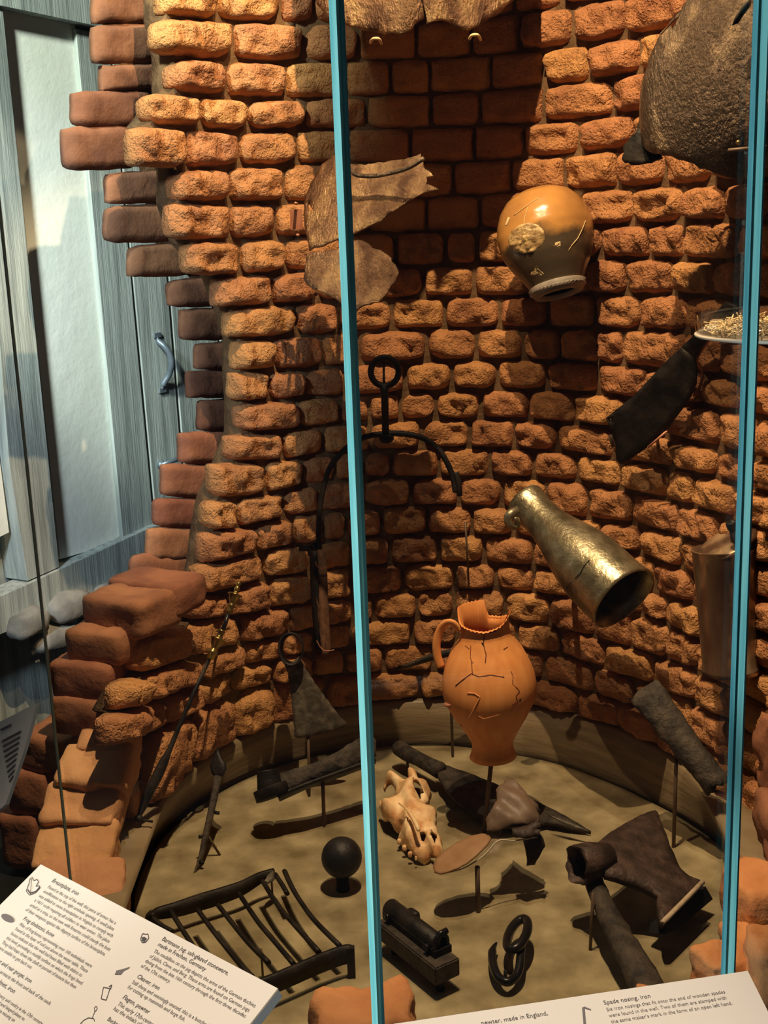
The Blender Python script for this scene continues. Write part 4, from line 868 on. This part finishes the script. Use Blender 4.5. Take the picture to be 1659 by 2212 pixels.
for pts, mm in (([(1017, 1394), (1016, 1420), (1019, 1430), (1020, 1450), (1022, 1460)], 'crack'), ([(984, 1481), (1000, 1468), (1018, 1455), (1035, 1462), (1060, 1458), (1095, 1464)], 'crack'), ([(1010, 1497), (1025, 1498), (1037, 1506), (1030, 1520), (1020, 1538), (1013, 1550), (1005, 1558)], 'terra_pale'),
                ([(1104, 1450), (1108, 1462), (1107, 1478), (1118, 1488), (1122, 1494), (1114, 1504), (1118, 1514), (1103, 1525)], 'crack'), ([(1022, 1366), (1048, 1368), (1060, 1366), (1075, 1363)], 'crack'), ([(1046, 1370), (1044, 1390), (1050, 1415), (1048, 1435)], 'crack'), ([(1005, 1395), (1016, 1404)], 'crack'), ([(1034, 1547), (1045, 1553), (1056, 1550), (1084, 1542)], 'terra_pale'), ([(1088, 1403), (1098, 1397)], 'crack')):
    crackline(t, pts, P0, P1, prof, s_, M[mm], .0009)
patch(t, 'missing_chip', [(1039, 1389), (1045, 1388), (1044, 1396)], P0, P1, prof, s_, M['black'], .0004, 3)
patch(t, 'missing_chip', [(1016, 1428), (1024, 1428), (1023, 1434), (1018, 1437)], P0, P1, prof, s_, M['black'], .0004, 3)
patch(t, 'missing_chip', [(1120, 1510), (1128, 1508), (1124, 1518), (1119, 1516)], P0, P1, prof, s_, M['black'], .0004, 3)
for (x, y, dx) in ((972, 1517, 14), (1002, 1561, 10), (1146, 1508, 6)):
    bm = bmesh.new(); c0 = A(x, y, jb.y-.03); lathe(bm, c0, c0+Vector((.002, 0, -.008)), [(0, .0005), (0, dx*s_), (.3, dx*s_), (1, dx*.5*s_), (1, .0005)], 20); link('mount_clip', bm, M['copper'], t)
bm = bmesh.new(); tube(bm, [jb-Vector((0, 0, .001)), P1+Vector((0, 0, .02))], .0042, 10); link('mount_rod', bm, M['rod'], t)
# --- iron spit with brass handle
E0, E1 = A(517, 1258, 2.16), A(303, 1765, 2.0)
def along(x, y):
    k = (y-1258)/(1765-1258); return A(x, y, lerp(2.16, 1.955, k))
t = thing('skewer', 'long iron rod with turned brass knobs leaning against the left bricks', 'skewer', tuple(E1))
px_ = 2.13/FOC
def turned(name, xa, ya, xb, yb, prof_, m):
    bm = bmesh.new(); lathe(bm, along(xa, ya), along(xb, yb), [(a, b*px_) for a, b in prof_], 24); link(name, bm, M[m], t)
turned('finial', 517, 1257, 494, 1326, [(0, .1), (.01, 4), (.06, 6.5), (.12, 4), (.16, 4), (.22, 7), (.28, 5), (.34, 5), (.36, 8), (.385, 17), (.42, 17), (.44, 13), (.55, 11), (.64, 7), (.68, 6), (.73, 9), (.78, 8), (.82, 6), (.9, 8), (.95, 7), (1, 5), (1, .1)], 'brass')
bm = bmesh.new(); tube(bm, [along(495, 1322), along(479, 1368)], 5*px_, 12); link('grip_rod', bm, M['iron_gloss'], t)
turned('collar', 480, 1360, 453, 1424, [(0, .1), (.0, 6), (.03, 9), (.08, 9), (.12, 7), (.22, 7.5), (.27, 9), (.30, 18), (.34, 18), (.37, 15), (.5, 12), (.6, 8), (.66, 7), (.7, 11), (.78, 12), (.84, 11), (.88, 8), (.95, 9), (1, 6), (1, .1)], 'brass')
pr = [(454, 1420, 4.5), (415, 1505, 5), (390, 1562, 5), (366, 1620, 6), (352, 1650, 11), (338, 1680, 12), (322, 1710, 11), (310, 1740, 9), (304, 1755, 6), (301, 1766, 3)]
bm = bmesh.new(); tube(bm, [along(x, y) for x, y, r in pr], [r*px_ for x, y, r in pr], 12, flat=.5, ref=(0, 1, .3)); link('shaft', bm, M['iron'], t)
bm = bmesh.new(); tube(bm, [along(296, 1770), along(330, 1775)], .0022, 8); bmesh.ops.create_icosphere(bm, subdivisions=2, radius=.0075, matrix=Matrix.Translation(along(300, 1768))); link('foot_clip', bm, M['iron'], t)
bm = bmesh.new(); tube(bm, [along(456, 1412), along(440, 1412)], .0014, 6); tube(bm, [along(458, 1410), A(470, 1400, 2.27)], .003, 6); link('mount_wire', bm, M['copper'], t)
# --- standing hoe blade
Yb = F(668, 1720).y
t = thing('hoe_blade', 'grey flared iron hoe blade standing upright with a round eye at the top', 'hoe', tuple(F(668, 1720)))
bm = bmesh.new(); plate(bm, [(622, 1447), (634, 1430), (648, 1424), (662, 1447), (690, 1488), (717, 1526), (737, 1550), (749, 1562), (742, 1572), (700, 1583), (645, 1595), (637, 1591), (632, 1540), (627, 1494)], [(640, 1590, Yb), (748, 1562, Yb+.01), (635, 1440, Yb+.03)], .006, .01, dome(.006), .002, seed=20, rough=.0015); link('blade', bm, M['hoe'], t)
bm = bmesh.new(); Pq = A(630, 1402, Yb+.03); a1 = Vector((.02, -1, .35)).normalized()
lathe(bm, Pq-a1*.025, Pq+a1*.03, [(0, 27*Yb/FOC), (1, 30*Yb/FOC), (1, 26*Yb/FOC), (0, 23*Yb/FOC), (0, 27*Yb/FOC)], 32, .002, 30, squash=1.3, side=(1, 0, 0)); link('eye', bm, M['iron'], t)
bm = bmesh.new(); plate(bm, [(612, 1430), (620, 1440), (646, 1418), (640, 1440), (648, 1428), (628, 1452), (621, 1452)], [(612, 1430, Yb+.01), (648, 1420, Yb+.01), (625, 1450, Yb+.005)], .005, .01); link('neck', bm, M['hoe'], t)
bm = bmesh.new(); tube(bm, [F(668, 1720), A(666, 1588, Yb+.004)], .003, 8); link('mount_rod', bm, M['rod'], t)
# --- socketed hoe
Yb = F(700, 1785).y
t = thing('socketed_hoe', 'black iron hoe lying sideways with a round socket, below the standing hoe blade', 'hoe', tuple(F(700, 1785)))
bm = bmesh.new(); plate(bm, [(600, 1672), (625, 1664), (660, 1655), (690, 1643), (720, 1628), (760, 1604), (800, 1578), (812, 1600), (812, 1634), (780, 1650), (740, 1664), (700, 1677), (660, 1690), (630, 1706), (605, 1720)], [(610, 1700, Yb-.02), (810, 1600, Yb+.05), (700, 1680, Yb-.0)], .007, .012, dome(.008), .003, seed=21, rough=.002); link('blade', bm, M['charred'], t)
bm = bmesh.new(); plate(bm, [(600, 1722), (660, 1697), (740, 1668), (812, 1642), (812, 1650), (740, 1678), (660, 1706), (604, 1732)], [(610, 1722, Yb-.035), (810, 1645, Yb+.035), (700, 1684, Yb-.02)], .006, .02); link('lower_edge', bm, M['iron'], t)
bm = bmesh.new(); q0, q1 = A(578, 1664, Yb-.02), A(584, 1712, Yb-.035); lathe(bm, q0, q1, [(0, .021), (.5, .0225), (1, .025), (1, .001), (.95, .001), (.9, .018), (0, .0175), (0, .021)], 32, .002, 30); link('socket', bm, M['iron'], t)
bm = bmesh.new(); q0, q1 = A(583, 1700, Yb-.035), A(590, 1722, Yb-.045); lathe(bm, q0, q1, [(0, .024), (1, .024), (1, .001)], 32, squash=1.4, side=(0, -1, 0)); link('heel', bm, M['iron'], t)
bm = bmesh.new(); tube(bm, [F(700, 1785), A(697, 1676, Yb)], .0036, 8); link('mount_rod', bm, M['rod'], t)
# --- narrow pointed blade leaning at the left
t = thing('pointed_blade', 'narrow pointed iron blade on a long shank leaning on the curb at the left', 'iron tool', tuple(F(435, 1895)))
def along2(x, y): return A(x, y, lerp(2.12, 1.95, (y-1615)/(1905-1615)))
bm = bmesh.new(); plate(bm, [(470, 1612), (476, 1630), (486, 1648), (489, 1660), (484, 1672), (478, 1680), (466, 1680), (458, 1670), (455, 1656), (462, 1636)], [(470, 1612, 2.12), (489, 1660, 2.09), (455, 1660, 2.10)], .004, .008, dome(.005), .001); link('point', bm, M['iron'], t)
bm = bmesh.new(); pr = [(471, 1676, 10), (467, 1700, 9), (459, 1740, 8.5), (450, 1780, 8), (442, 1815, 7.5), (436, 1845, 7), (428, 1868, 5), (420, 1885, 2.5), (414, 1902, 2)]
tube(bm, [along2(x, y) for x, y, r in pr], [r*.00078 for *_, r in pr], 10, flat=.5, ref=(0, 1, .4)); link('shank', bm, M['charred'], t)
for (x, y) in ((464, 1755), (440, 1806), (431, 1862)):
    bm = bmesh.new(); p = along2(x, y); tube(bm, [p, p+Vector((.008 if x != 440 else -.009, -.003, 0))], .0035, 8); link('mount_clip', bm, M['iron'], t)
bm = bmesh.new(); p = along2(446, 1800); tube(bm, [p, Vector((p.x+.02, p.y+.01, 0))], .0025, 8); link('mount_rod', bm, M['rod'], t)
# --- spike behind the jug
bm = bmesh.new(); tube(bm, [A(838, 1448, 2.40), A(880, 1438, 2.39), (A(930, 1420, 2.38)), A(1010, 1400, 2.37)], [.0015, .007, .011, .011], 8, flat=.6)
t = thing('iron_spike', 'dark tapering iron spike sticking out left of the orange jug handle', 'spike', tuple(A(900, 1440, 2.39))); link('spike', bm, M['charred'], t)
pb = F(978, 1635); bm = bmesh.new(); tube(bm, [pb, Vector((pb.x-.002, pb.y, A(975, 1412, pb.y).z))], .003, 8); link('mount_rod', bm, M['rod'], t)
# --- paddle-shaped tool
t = thing('spade_iron', 'dark iron spade with a tubular grip and long pointed blade, lying behind the skull', 'spade', tuple(F(960, 1720)))
bm = bmesh.new(); pr = [(858, 1613, 15), (862, 1616, 19), (880, 1628, 19), (905, 1640, 17), (930, 1654, 18), (950, 1664, 20)]
tube(bm, [F(x, y, .05) for x, y, r in pr], [r*.00088 for *_, r in pr], 16); link('grip', bm, M['charred'], t)
z_ = .035
def fz(x, y, z): p = F(x, y, z); return (x, y, p.y)
bm = bmesh.new(); plate(bm, [(940, 1645), (980, 1658), (1017, 1674), (1060, 1692), (1110, 1714), (1170, 1740), (1230, 1770), (1277, 1796), (1225, 1788), (1180, 1778), (1140, 1786), (1090, 1788), (1042, 1774), (999, 1745), (967, 1714), (948, 1682)], [fz(945, 1665, .045), fz(1270, 1790, .012), fz(1042, 1770, .02)], .008, .015, dome(.006), .002, seed=23, rough=.0015); link('blade', bm, M['charred'], t)
bm = bmesh.new(); plate(bm, [(1185, 1760), (1230, 1774), (1277, 1797), (1225, 1782)], [fz(1185, 1760, .045), fz(1275, 1795, .028), fz(1225, 1784, .033)], .003, .012); link('blade_tip', bm, M['hoe'], t)
for (x, y) in ((880, 1640), (1080, 1775)):
    p = F(x, y, .03); bm = bmesh.new(); tube(bm, [p, Vector((p.x, p.y, 0))], .003, 8); link('mount_rod', bm, M['rod'], t)
# --- leather shoe on clear support
ls = F(1033, 1970)
t = thing('leather_shoe', 'crumpled dark leather shoe upper lying with its folds beneath the orange jug', 'shoe', tuple(ls))
bm = bmesh.new(); anl = [(1060, 1790, 1.84), (1165, 1760, 1.86), (1100, 1690, 1.93)]
def fold(x, y, de, hx, hy): return .026*math.sqrt(max(0, 1-min(1, (x/hx)**2*.8+(y/hy)**2*.8)))+.003*math.sin(x*150+y*90)+.009*nz((x, y, 1), 30, 6)
plate(bm, [(1099, 1686), (1112, 1700), (1128, 1716), (1145, 1738), (1162, 1745), (1167, 1758), (1163, 1772), (1150, 1782), (1125, 1788), (1100, 1790), (1075, 1796), (1052, 1797), (1050, 1778), (1068, 1760), (1074, 1745), (1072, 1724), (1086, 1708)], anl, .003, .007, fold, .002, seed=24, rough=.002); link('upper', bm, M['leather'], t)
bm = bmesh.new(); tube(bm, smooth_path([A(1099, 1688, 1.915), A(1123, 1706, 1.90), A(1148, 1734, 1.88), A(1166, 1752, 1.86)]), [.003]*16, 6, flat=.6); link('top_edge', bm, M['leather_dark'], t)
bm = bmesh.new(); plate(bm, [(1105, 1788), (1140, 1782), (1165, 1766), (1171, 1794), (1160, 1806), (1130, 1812), (1108, 1806)], [(1105, 1800, 1.82), (1168, 1780, 1.83), (1130, 1810, 1.815)], .003, .007, lambda x, y, de, hx, hy: .006*math.sin(y*500), .002, rough=.002); link('side_fold', bm, M['leather_dark'], t)
bm = bmesh.new(); plate(bm, [(1130, 1815), (1165, 1800), (1174, 1812), (1176, 1828), (1164, 1850), (1155, 1866), (1138, 1870), (1138, 1850)], [(1130, 1815, 1.84), (1175, 1820, 1.84), (1150, 1865, 1.83)], .003, .008, dome(.005), .002, rough=.002); link('tongue', bm, M['leather_dark'], t)
so = thing('shoe_sole', 'tan pointed leather sole just right of the animal skull', 'shoe sole', tuple(A(1000, 1845, 1.80)))
ans = [(940, 1870, 1.80), (1058, 1805, 1.83), (1000, 1860, 1.79)]
bm = bmesh.new(); plate(bm, [(935, 1872), (940, 1856), (955, 1840), (985, 1820), (1015, 1806), (1040, 1800), (1055, 1802), (1060, 1810), (1050, 1826), (1030, 1846), (1005, 1866), (975, 1880), (950, 1887), (938, 1884)], ans, .003, .008, None, .001, rough=.001); link('sole', bm, M['sole'], so)
sup = thing('shoe_support', 'clear acrylic cradle on a dark rod holding the leather sole and shoe', 'display stand', tuple(ls))
bm = bmesh.new(); plate(bm, [(945, 1888), (1000, 1876), (1045, 1846), (1075, 1812), (1110, 1806), (1160, 1812), (1130, 1822), (1085, 1828), (1055, 1852), (1035, 1875), (1000, 1888)], [(945, 1890, 1.79), (1150, 1815, 1.85), (1030, 1873, 1.80)], .004, .012); link('cradle', bm, M['acrylic'], sup, False)
bm = bmesh.new(); tube(bm, smooth_path([A(950, 1888, 1.785), A(1000, 1876, 1.79), A(1045, 1848, 1.80), A(1076, 1816, 1.81), A(1112, 1816, 1.82), A(1160, 1808, 1.83)]), .0012, 6); link('cradle_edge', bm, M['dish_rim'], sup)
bm = bmesh.new(); tube(bm, [ls, A(1031, 1872, ls.y)], .0042, 10); link('mount_rod', bm, M['rod'], sup)
# --- skull
t = thing('animal_skull', 'yellowed animal skull lying on the ground in the middle beside the teal glass edge', 'skull', tuple(F(880, 1850)))
def sk(x, y, de, hx, hy):
    return .03*min(1, de/.022)**.6+.010*nz((x, y, 0), 40, 2)+.007*math.cos((x+y*.4)*120)
SK = [(828, 1698), (836, 1679), (852, 1673), (866, 1680), (880, 1688), (889, 1688), (882, 1676), (880, 1666), (884, 1660), (896, 1664), (901, 1676), (906, 1691), (921, 1685), (926, 1698), (923, 1720), (913, 1736), (930, 1744), (942, 1751), (943, 1765), (940, 1780), (952, 1814), (958, 1840), (950, 1852), (942, 1857), (935, 1850), (930, 1845), (922, 1853), (913, 1858), (896, 1850), (877, 1830), (860, 1809), (863, 1794), (848, 1782), (827, 1763), (816, 1736), (819, 1726), (826, 1733), (834, 1740), (848, 1729), (855, 1720), (854, 1705), (846, 1692), (836, 1691)]
bm = bmesh.new(); plate(bm, SK, [fz(830, 1740, .045), fz(940, 1760, .05), fz(915, 1855, .015)], .012, .0065, sk, .003, seed=25, rough=.007,
  holes=([(911, 1810), (920, 1807), (927, 1818), (930, 1828), (920, 1834), (912, 1832)], [(937, 1808), (946, 1812), (949, 1828), (944, 1842), (936, 1830)], [(898, 1702), (908, 1706), (916, 1712), (918, 1718), (911, 1724), (909, 1735), (903, 1722)], [(889, 1800), (895, 1799), (893, 1808), (889, 1807)])); link('cranium', bm, M['bone'], t)
bm = bmesh.new(); plate(bm, [(826, 1752), (850, 1740), (890, 1700), (918, 1705), (915, 1740), (936, 1770), (948, 1820), (945, 1845), (915, 1848), (888, 1835), (866, 1805), (868, 1790)], [fz(830, 1740, .03), fz(940, 1760, .035), fz(915, 1855, .003)], .012, .02, None); link('hollow_shade', bm, M['bone_dark'], t)  # dark sheet behind the openings, shade of the hollows put into its colour
bm = bmesh.new(); tube(bm, smooth_path([F(862, 1735, .085), F(880, 1750, .085), F(895, 1772, .08), F(905, 1795, .07)]), [.0015]*6+[.004]*9+[.002], 8); link('brow_ridge', bm, M['bone'], t)
bm = bmesh.new(); pr = [(862, 1818), (874, 1832), (886, 1846), (898, 1854)]
for x, y in pr:
    p = F(x, y, .02); block(bm, p, Vector((.0035, 0, 0)), Vector((0, .003, 0)), Vector((0, 0, .005)), int(x), .002, 4, .6)
link('teeth', bm, M['bone'], t)
# --- cannonball
r_ = .0352; p = F(738, 1852, .062); bm = bmesh.new(); bmesh.ops.create_icosphere(bm, subdivisions=5, radius=r_, matrix=Matrix.Translation(p))
M['ball'] = mat('black_cast_iron', (.012, .011, .011, 1), (.028, .023, .02, 1), 30, .5, .35, bump=.6, bscale=90, bdist=.002)
tag(link('cannonball', bm, M['ball']), 'round black iron cannonball on the sandy ground left of the teal glass edge', 'cannonball')
bm = bmesh.new(); lathe(bm, Vector((p.x, p.y, 0)), Vector((p.x, p.y, .030)), [(0, .012), (1, .011), (1, .008), (0, .008), (0, .012)], 24); tag(link('ball_ring', bm, M['black']), 'small black ring under the cannonball', 'stand')
# --- gridiron
t = thing('gridiron', 'black iron gridiron with curved bars and short legs, front left on the ground', 'gridiron', tuple(F(600, 2050)))
z_ = .055
def flatbar(bm, pts, hgt, th=.006, z=z_):
    P = smooth_path([F(x, y, z) for x, y in pts], 4); up = Vector((0, 0, 1))
    rows = []
    for i, p in enumerate(P):
        tt = (P[min(len(P)-1, i+1)]-P[max(0, i-1)]).normalized(); s = tt.cross(up).normalized(); hh = hgt(i/(len(P)-1)) if callable(hgt) else hgt
        rows.append([bm.verts.new(p+s*th/2), bm.verts.new(p-s*th/2), bm.verts.new(p-s*th/2-up*hh), bm.verts.new(p+s*th/2-up*hh)])
    for a, b in zip(rows, rows[1:]):
        for i in range(4): bm.faces.new((a[i], a[(i+1) % 4], b[(i+1) % 4], b[i]))
    bm.faces.new(rows[0][::-1]); bm.faces.new(rows[-1])
bm = bmesh.new(); flatbar(bm, [(327, 1974), (340, 1962), (380, 1950), (420, 1936), (470, 1921), (520, 1905), (560, 1886), (592, 1877)], lambda k: .012+.016*math.sin(k*math.pi), .007); link('back_bar', bm, M['iron'], t)
bm = bmesh.new(); flatbar(bm, [(470, 2143), (571, 2112), (630, 2088), (690, 2062), (740, 2044), (758, 2043)], .03, .007); link('front_bar', bm, M['iron'], t)
for pts in ([(758, 2046), (760, 2052)],):
    p = F(757, 2048, .05); bm = bmesh.new(); boxc(bm, Vector((p.x, p.y, .026)), Vector((.012, 0, 0)), Vector((0, .01, 0)), Vector((0, 0, .052))); link('leg', bm, M['iron'], t, False)
p = F(330, 1978, .04); bm = bmesh.new(); tube(bm, smooth_path([p+Vector((0, 0, .008)), p+Vector((-.008, -.004, 0)), p+Vector((0, 0, -.014)), Vector((p.x, p.y, 0))]), .004, 8); link('leg', bm, M['iron'], t)
for b_ in ([(369, 1968), (395, 2010), (415, 2040), (445, 2085), (480, 2132)], [(427, 1965), (460, 2010), (490, 2048), (523, 2088), (545, 2110)], [(472, 1956), (505, 1998), (540, 2040), (580, 2079)], [(517, 1931), (555, 1988), (590, 2030), (634, 2082)], [(568, 1904), (600, 1955), (640, 2002), (689, 2056)], [(615, 1882), (630, 1915), (647, 1944), (680, 1989), (734, 2043)], [(595, 1889), (610, 1912), (620, 1930)], [(332, 1985), (350, 2000), (372, 2012)]):
    bm = bmesh.new(); k = len(b_); P = smooth_path([F(x, y, z_-.004+.0*i) for i, (x, y) in enumerate(b_)]); tube(bm, P, [.0055]*len(P), 8, flat=.75); link('bar', bm, M['iron'], t)
bm = bmesh.new(); plate(bm, [(570, 1903), (580, 1890), (590, 1880), (596, 1888), (594, 1900), (580, 1908)], [fz(570, 1903, .055), fz(596, 1885, .055), fz(585, 1906, .05)], .002, .006, None, .003); link('corner_fragment', bm, M['hoe'], t)
for (x, y) in ((589, 1940), (568, 2112)):
    q = F(x, y); bm = bmesh.new(); tube(bm, [q, q+Vector((0, 0, .05))], .0018, 8); link('mount_rod', bm, M['rod'], t)
# --- lock mechanism
t = thing('lock_case', 'black iron box lock with a cylinder bolt, low beside the teal glass edge', 'lock', tuple(F(900, 2090)))
a, b = F(822, 1985, .055), F(952, 2088, .055); U = (b-a); L = U.length; U.normalize(); V = Vector((-U.y, U.x, 0)); Z = Vector((0, 0, 1))
if V.x < 0: V = -V
bm = bmesh.new(); addbox(bm, a-V*.010+Z*-.03, U*L, V*.046, Z*.030); bmesh.ops.bevel(bm, geom=bm.edges[:], offset=.002, segments=2, affect='EDGES'); link('case', bm, M['charred'], t, False)
bm = bmesh.new(); c0 = a+V*.020+Z*.012-U*.002; tube(bm, [c0, c0+U*.001, c0+U*(L-.03), c0+U*(L-.028)], [.012, .015, .015, .012], 18); link('bolt_cylinder', bm, M['iron'], t)
bm = bmesh.new(); addbox(bm, a+V*.004, U*(L-.02), V*.032, Z*.012); link('bolt_bed', bm, M['iron'], t, False)
for k in (0.02, L-.035):
    bm = bmesh.new(); tube(bm, [c0+U*k-V*.016, c0+U*k-V*.022], .006, 10); link('rivet', bm, M['iron_gloss'], t)
bm = bmesh.new(); block(bm, c0+U*.045+V*.013+Z*.004, U*.012, V*.006, Z*.008, 3, .001, 4, .4); link('lug', bm, M['iron'], t)
bm = bmesh.new(); e = c0+U*(L-.024); tube(bm, [e+V*.012*math.cos(q)+Z*(.004+.016*math.sin(q)) for q in [math.pi*2*i/20 for i in range(20)]], .004, 8, closed=True); tube(bm, [e-V*.008+Z*.004, e-V*.002+Z*.022, e+V*.012+Z*.022], .005, 8); link('shackle', bm, M['iron_gloss'], t)
for k in (.02, L-.02):
    bm = bmesh.new(); p = a+U*k+V*.013; tube(bm, [Vector((p.x, p.y, 0)), Vector((p.x, p.y, .026))], .007, 10); link('foot', bm, M['iron'], t)
# --- hook and link
zc = .022
t = thing('iron_hook', 'glossy black iron hook curling at the bottom centre of the ground', 'hook', tuple(F(1095, 2100)))
bm = bmesh.new(); pr = [(1127, 2032), (1126, 2048), (1124, 2070), (1122, 2090), (1114, 2110), (1096, 2121), (1078, 2112), (1067, 2090), (1063, 2064), (1066, 2048), (1073, 2036)]
P = smooth_path([F(x, y, zc if i > 4 else lerp(.04, zc, i/4)) for i, (x, y) in enumerate(pr)]); tube(bm, P, [.0068]*(len(P)-9)+[.0068-.0055*(i/8) for i in range(9)], 12); link('hook', bm, M['iron_gloss'], t)
q = F(1092, 2122, .0); bm = bmesh.new(); tube(bm, [q, q+Vector((0, 0, .02))], .003, 6); link('mount_rod', bm, M['black'], t)
t = thing('iron_link', 'glossy black oval iron chain link caught through the hook', 'chain link', tuple(F(1120, 2030)))
bm = bmesh.new(); pts = []
ca, sa = math.cos(math.radians(-62)), math.sin(math.radians(-62))
for i in range(28):
    a_ = 2*math.pi*i/28; u = 36*math.cos(a_); v = 17*math.sin(a_); pts.append(F(1118+u*ca-v*sa, 2018+u*sa+v*ca, .042+.006*math.sin(a_)))
tube(bm, pts, .0074, 12, closed=True); link('link', bm, M['iron_gloss'], t)
q = F(1110, 2060); bm = bmesh.new(); tube(bm, [Vector((pts[14].x, pts[14].y, 0)), pts[14]], .002, 6); link('mount_rod', bm, M['rod'], t)
# --- axe
t = thing('broad_axe', 'large brown broad axe with pale cutting edge and charred haft, lower right', 'axe', tuple(F(1400, 1950)))
an = [fz(1300, 1850, .12), fz(1425, 1760, .11), fz(1435, 1990, .075)]
bm = bmesh.new(); plate(bm, [(1290, 1820), (1315, 1800), (1345, 1781), (1383, 1760), (1415, 1750), (1421, 1754), (1429, 1778), (1448, 1826), (1463, 1860), (1472, 1877), (1489, 1892), (1513, 1901), (1518, 1908), (1475, 1952), (1431, 1995), (1424, 1971), (1422, 1930), (1393, 1916), (1345, 1899), (1309, 1888), (1300, 1860)], an, .012, .012, lambda x, y, de, hx, hy: .006*min(1, de/.02), .0015, seed=27, rough=.0015); axe_blade = link('blade', bm, M['axe'], t)
M['edge'] = mat('pale_cutting_edge', (.40, .30, .19, 1), (.55, .42, .28, 1), 60, .6, bump=.5, bscale=90)
bm = bmesh.new(); tube(bm, [F(1518, 1905, .079), F(1475, 1949, .076), F(1431, 1993, .074)], .0042, 8); link('cutting_edge', bm, M['edge'], axe_blade)
bm = bmesh.new(); q0, q1 = F(1246, 1868, .12), F(1315, 1852, .115)
lathe(bm, q0, q1, [(0, .031), (.1, .032), (.5, .030), (1, .022), (1, .012), (.9, .015), (.3, .024), (0, .0265), (0, .031)], 36, .003, 30, squash=1.0, side=(0, 0, 1), cut=lambda i, a: .08*math.sin(a*3)+.05*math.sin(a*7) if i in (0, 8) else 0); link('socket', bm, M['axe'], t)
bm = bmesh.new(); plate(bm, [(1439, 2000), (1478, 1962), (1524, 1915), (1540, 1942), (1510, 1968), (1470, 2003), (1436, 2018)], [fz(1439, 2000, .045), fz(1524, 1915, .055), fz(1470, 2000, .03)], .03, .03); link('support_block', bm, M['black'], t, False)
q = F(1275, 2052); bm = bmesh.new(); tube(bm, [q, Vector((q.x+.004, q.y, .1))], .0027, 8); link('mount_rod', bm, M['rod'], t)
bm = bmesh.new(); pr = [(1280, 1896, 19, .090), (1300, 1946, 20, .075), (1325, 1995, 23, .065), (1350, 2045, 26, .055), (1375, 2090, 29, .045), (1400, 2135, 31, .04), (1420, 2165, 30, .036)]
P = [F(x, y, z) for x, y, r, z in pr]; tube(bm, smooth_path(P, 3), [lerp(pr[min(6, int(i/3))][2], pr[min(6, int(i/3)+1)][2], (i % 3)/3)*.00084 for i in range(19)], 14, flat=.7, ref=(0, 0, 1))
for v in bm.verts: v.co += Vector((1, 1, 1))*.0025*nz(v.co, 60)
link('haft', bm, M['charred'], t)
q = P[4]; bm = bmesh.new(); tube(bm, [Vector((q.x, q.y, 0)), q], .005, 8); link('mount_rod', bm, M['rod'], t)
# --- right hand socketed tool
Yb = F(1455, 1830).y
t = thing('socketed_spade', 'dark weathered iron socket tool leaning on the right curb on a thin rod', 'iron tool', tuple(F(1455, 1830)))
P0, P1 = A(1392, 1492, Yb+.05), A(1549, 1698, Yb-.06); ax = (P1-P0).normalized(); n = 20; bm = bmesh.new(); rows = []
side = ax.cross(Vector((0, -1, .25))).normalized(); dep = side.cross(ax).normalized()
for i in range(n+1):
    k = i/n; c0 = P0.lerp(P1, k); hw = lerp(.032, .025, min(1, k*1.4)); hd = lerp(.006, .022, min(1, k*1.2))
    rows.append([bm.verts.new(c0+side*hw*math.cos(a_)+dep*hd*math.sin(a_)+Vector((1, 1, 1))*.003*nz(c0+side*math.cos(a_)*.03+dep*math.sin(a_)*.03, 50)+ax*(.006*math.sin(a_*4) if i in (0, n) else 0)) for a_ in [2*math.pi*j/20 for j in range(20)]])
for a, b in zip(rows, rows[1:]):
    for j in range(20): bm.faces.new((a[j], a[(j+1) % 20], b[(j+1) % 20], b[j]))
bm.faces.new(rows[0][::-1])
inn_ = [[bm.verts.new(P1-ax*d_+(v.co-P1)*.72) for v in rows[-1]] for d_ in (0, .03)]
for a, b in zip([rows[-1]]+inn_, inn_):
    for j in range(20): bm.faces.new((a[j], a[(j+1) % 20], b[(j+1) % 20], b[j]))
bm.faces.new(inn_[-1]); link('blade', bm, M['charred'], t)
bm = bmesh.new(); tube(bm, [F(1455, 1830), A(1462, 1600, Yb)], .0036, 8); link('mount_rod', bm, M['rod'], t)
bm = bmesh.new(); tube(bm, [A(1532, 1630, Yb-.02), A(1580, 1690, Yb-.03)], .002, 6); tube(bm, [A(1548, 1712, Yb-.05), A(1580, 1722, Yb-.03)], .005, 6); link('mount_bracket', bm, M['copper'], t)
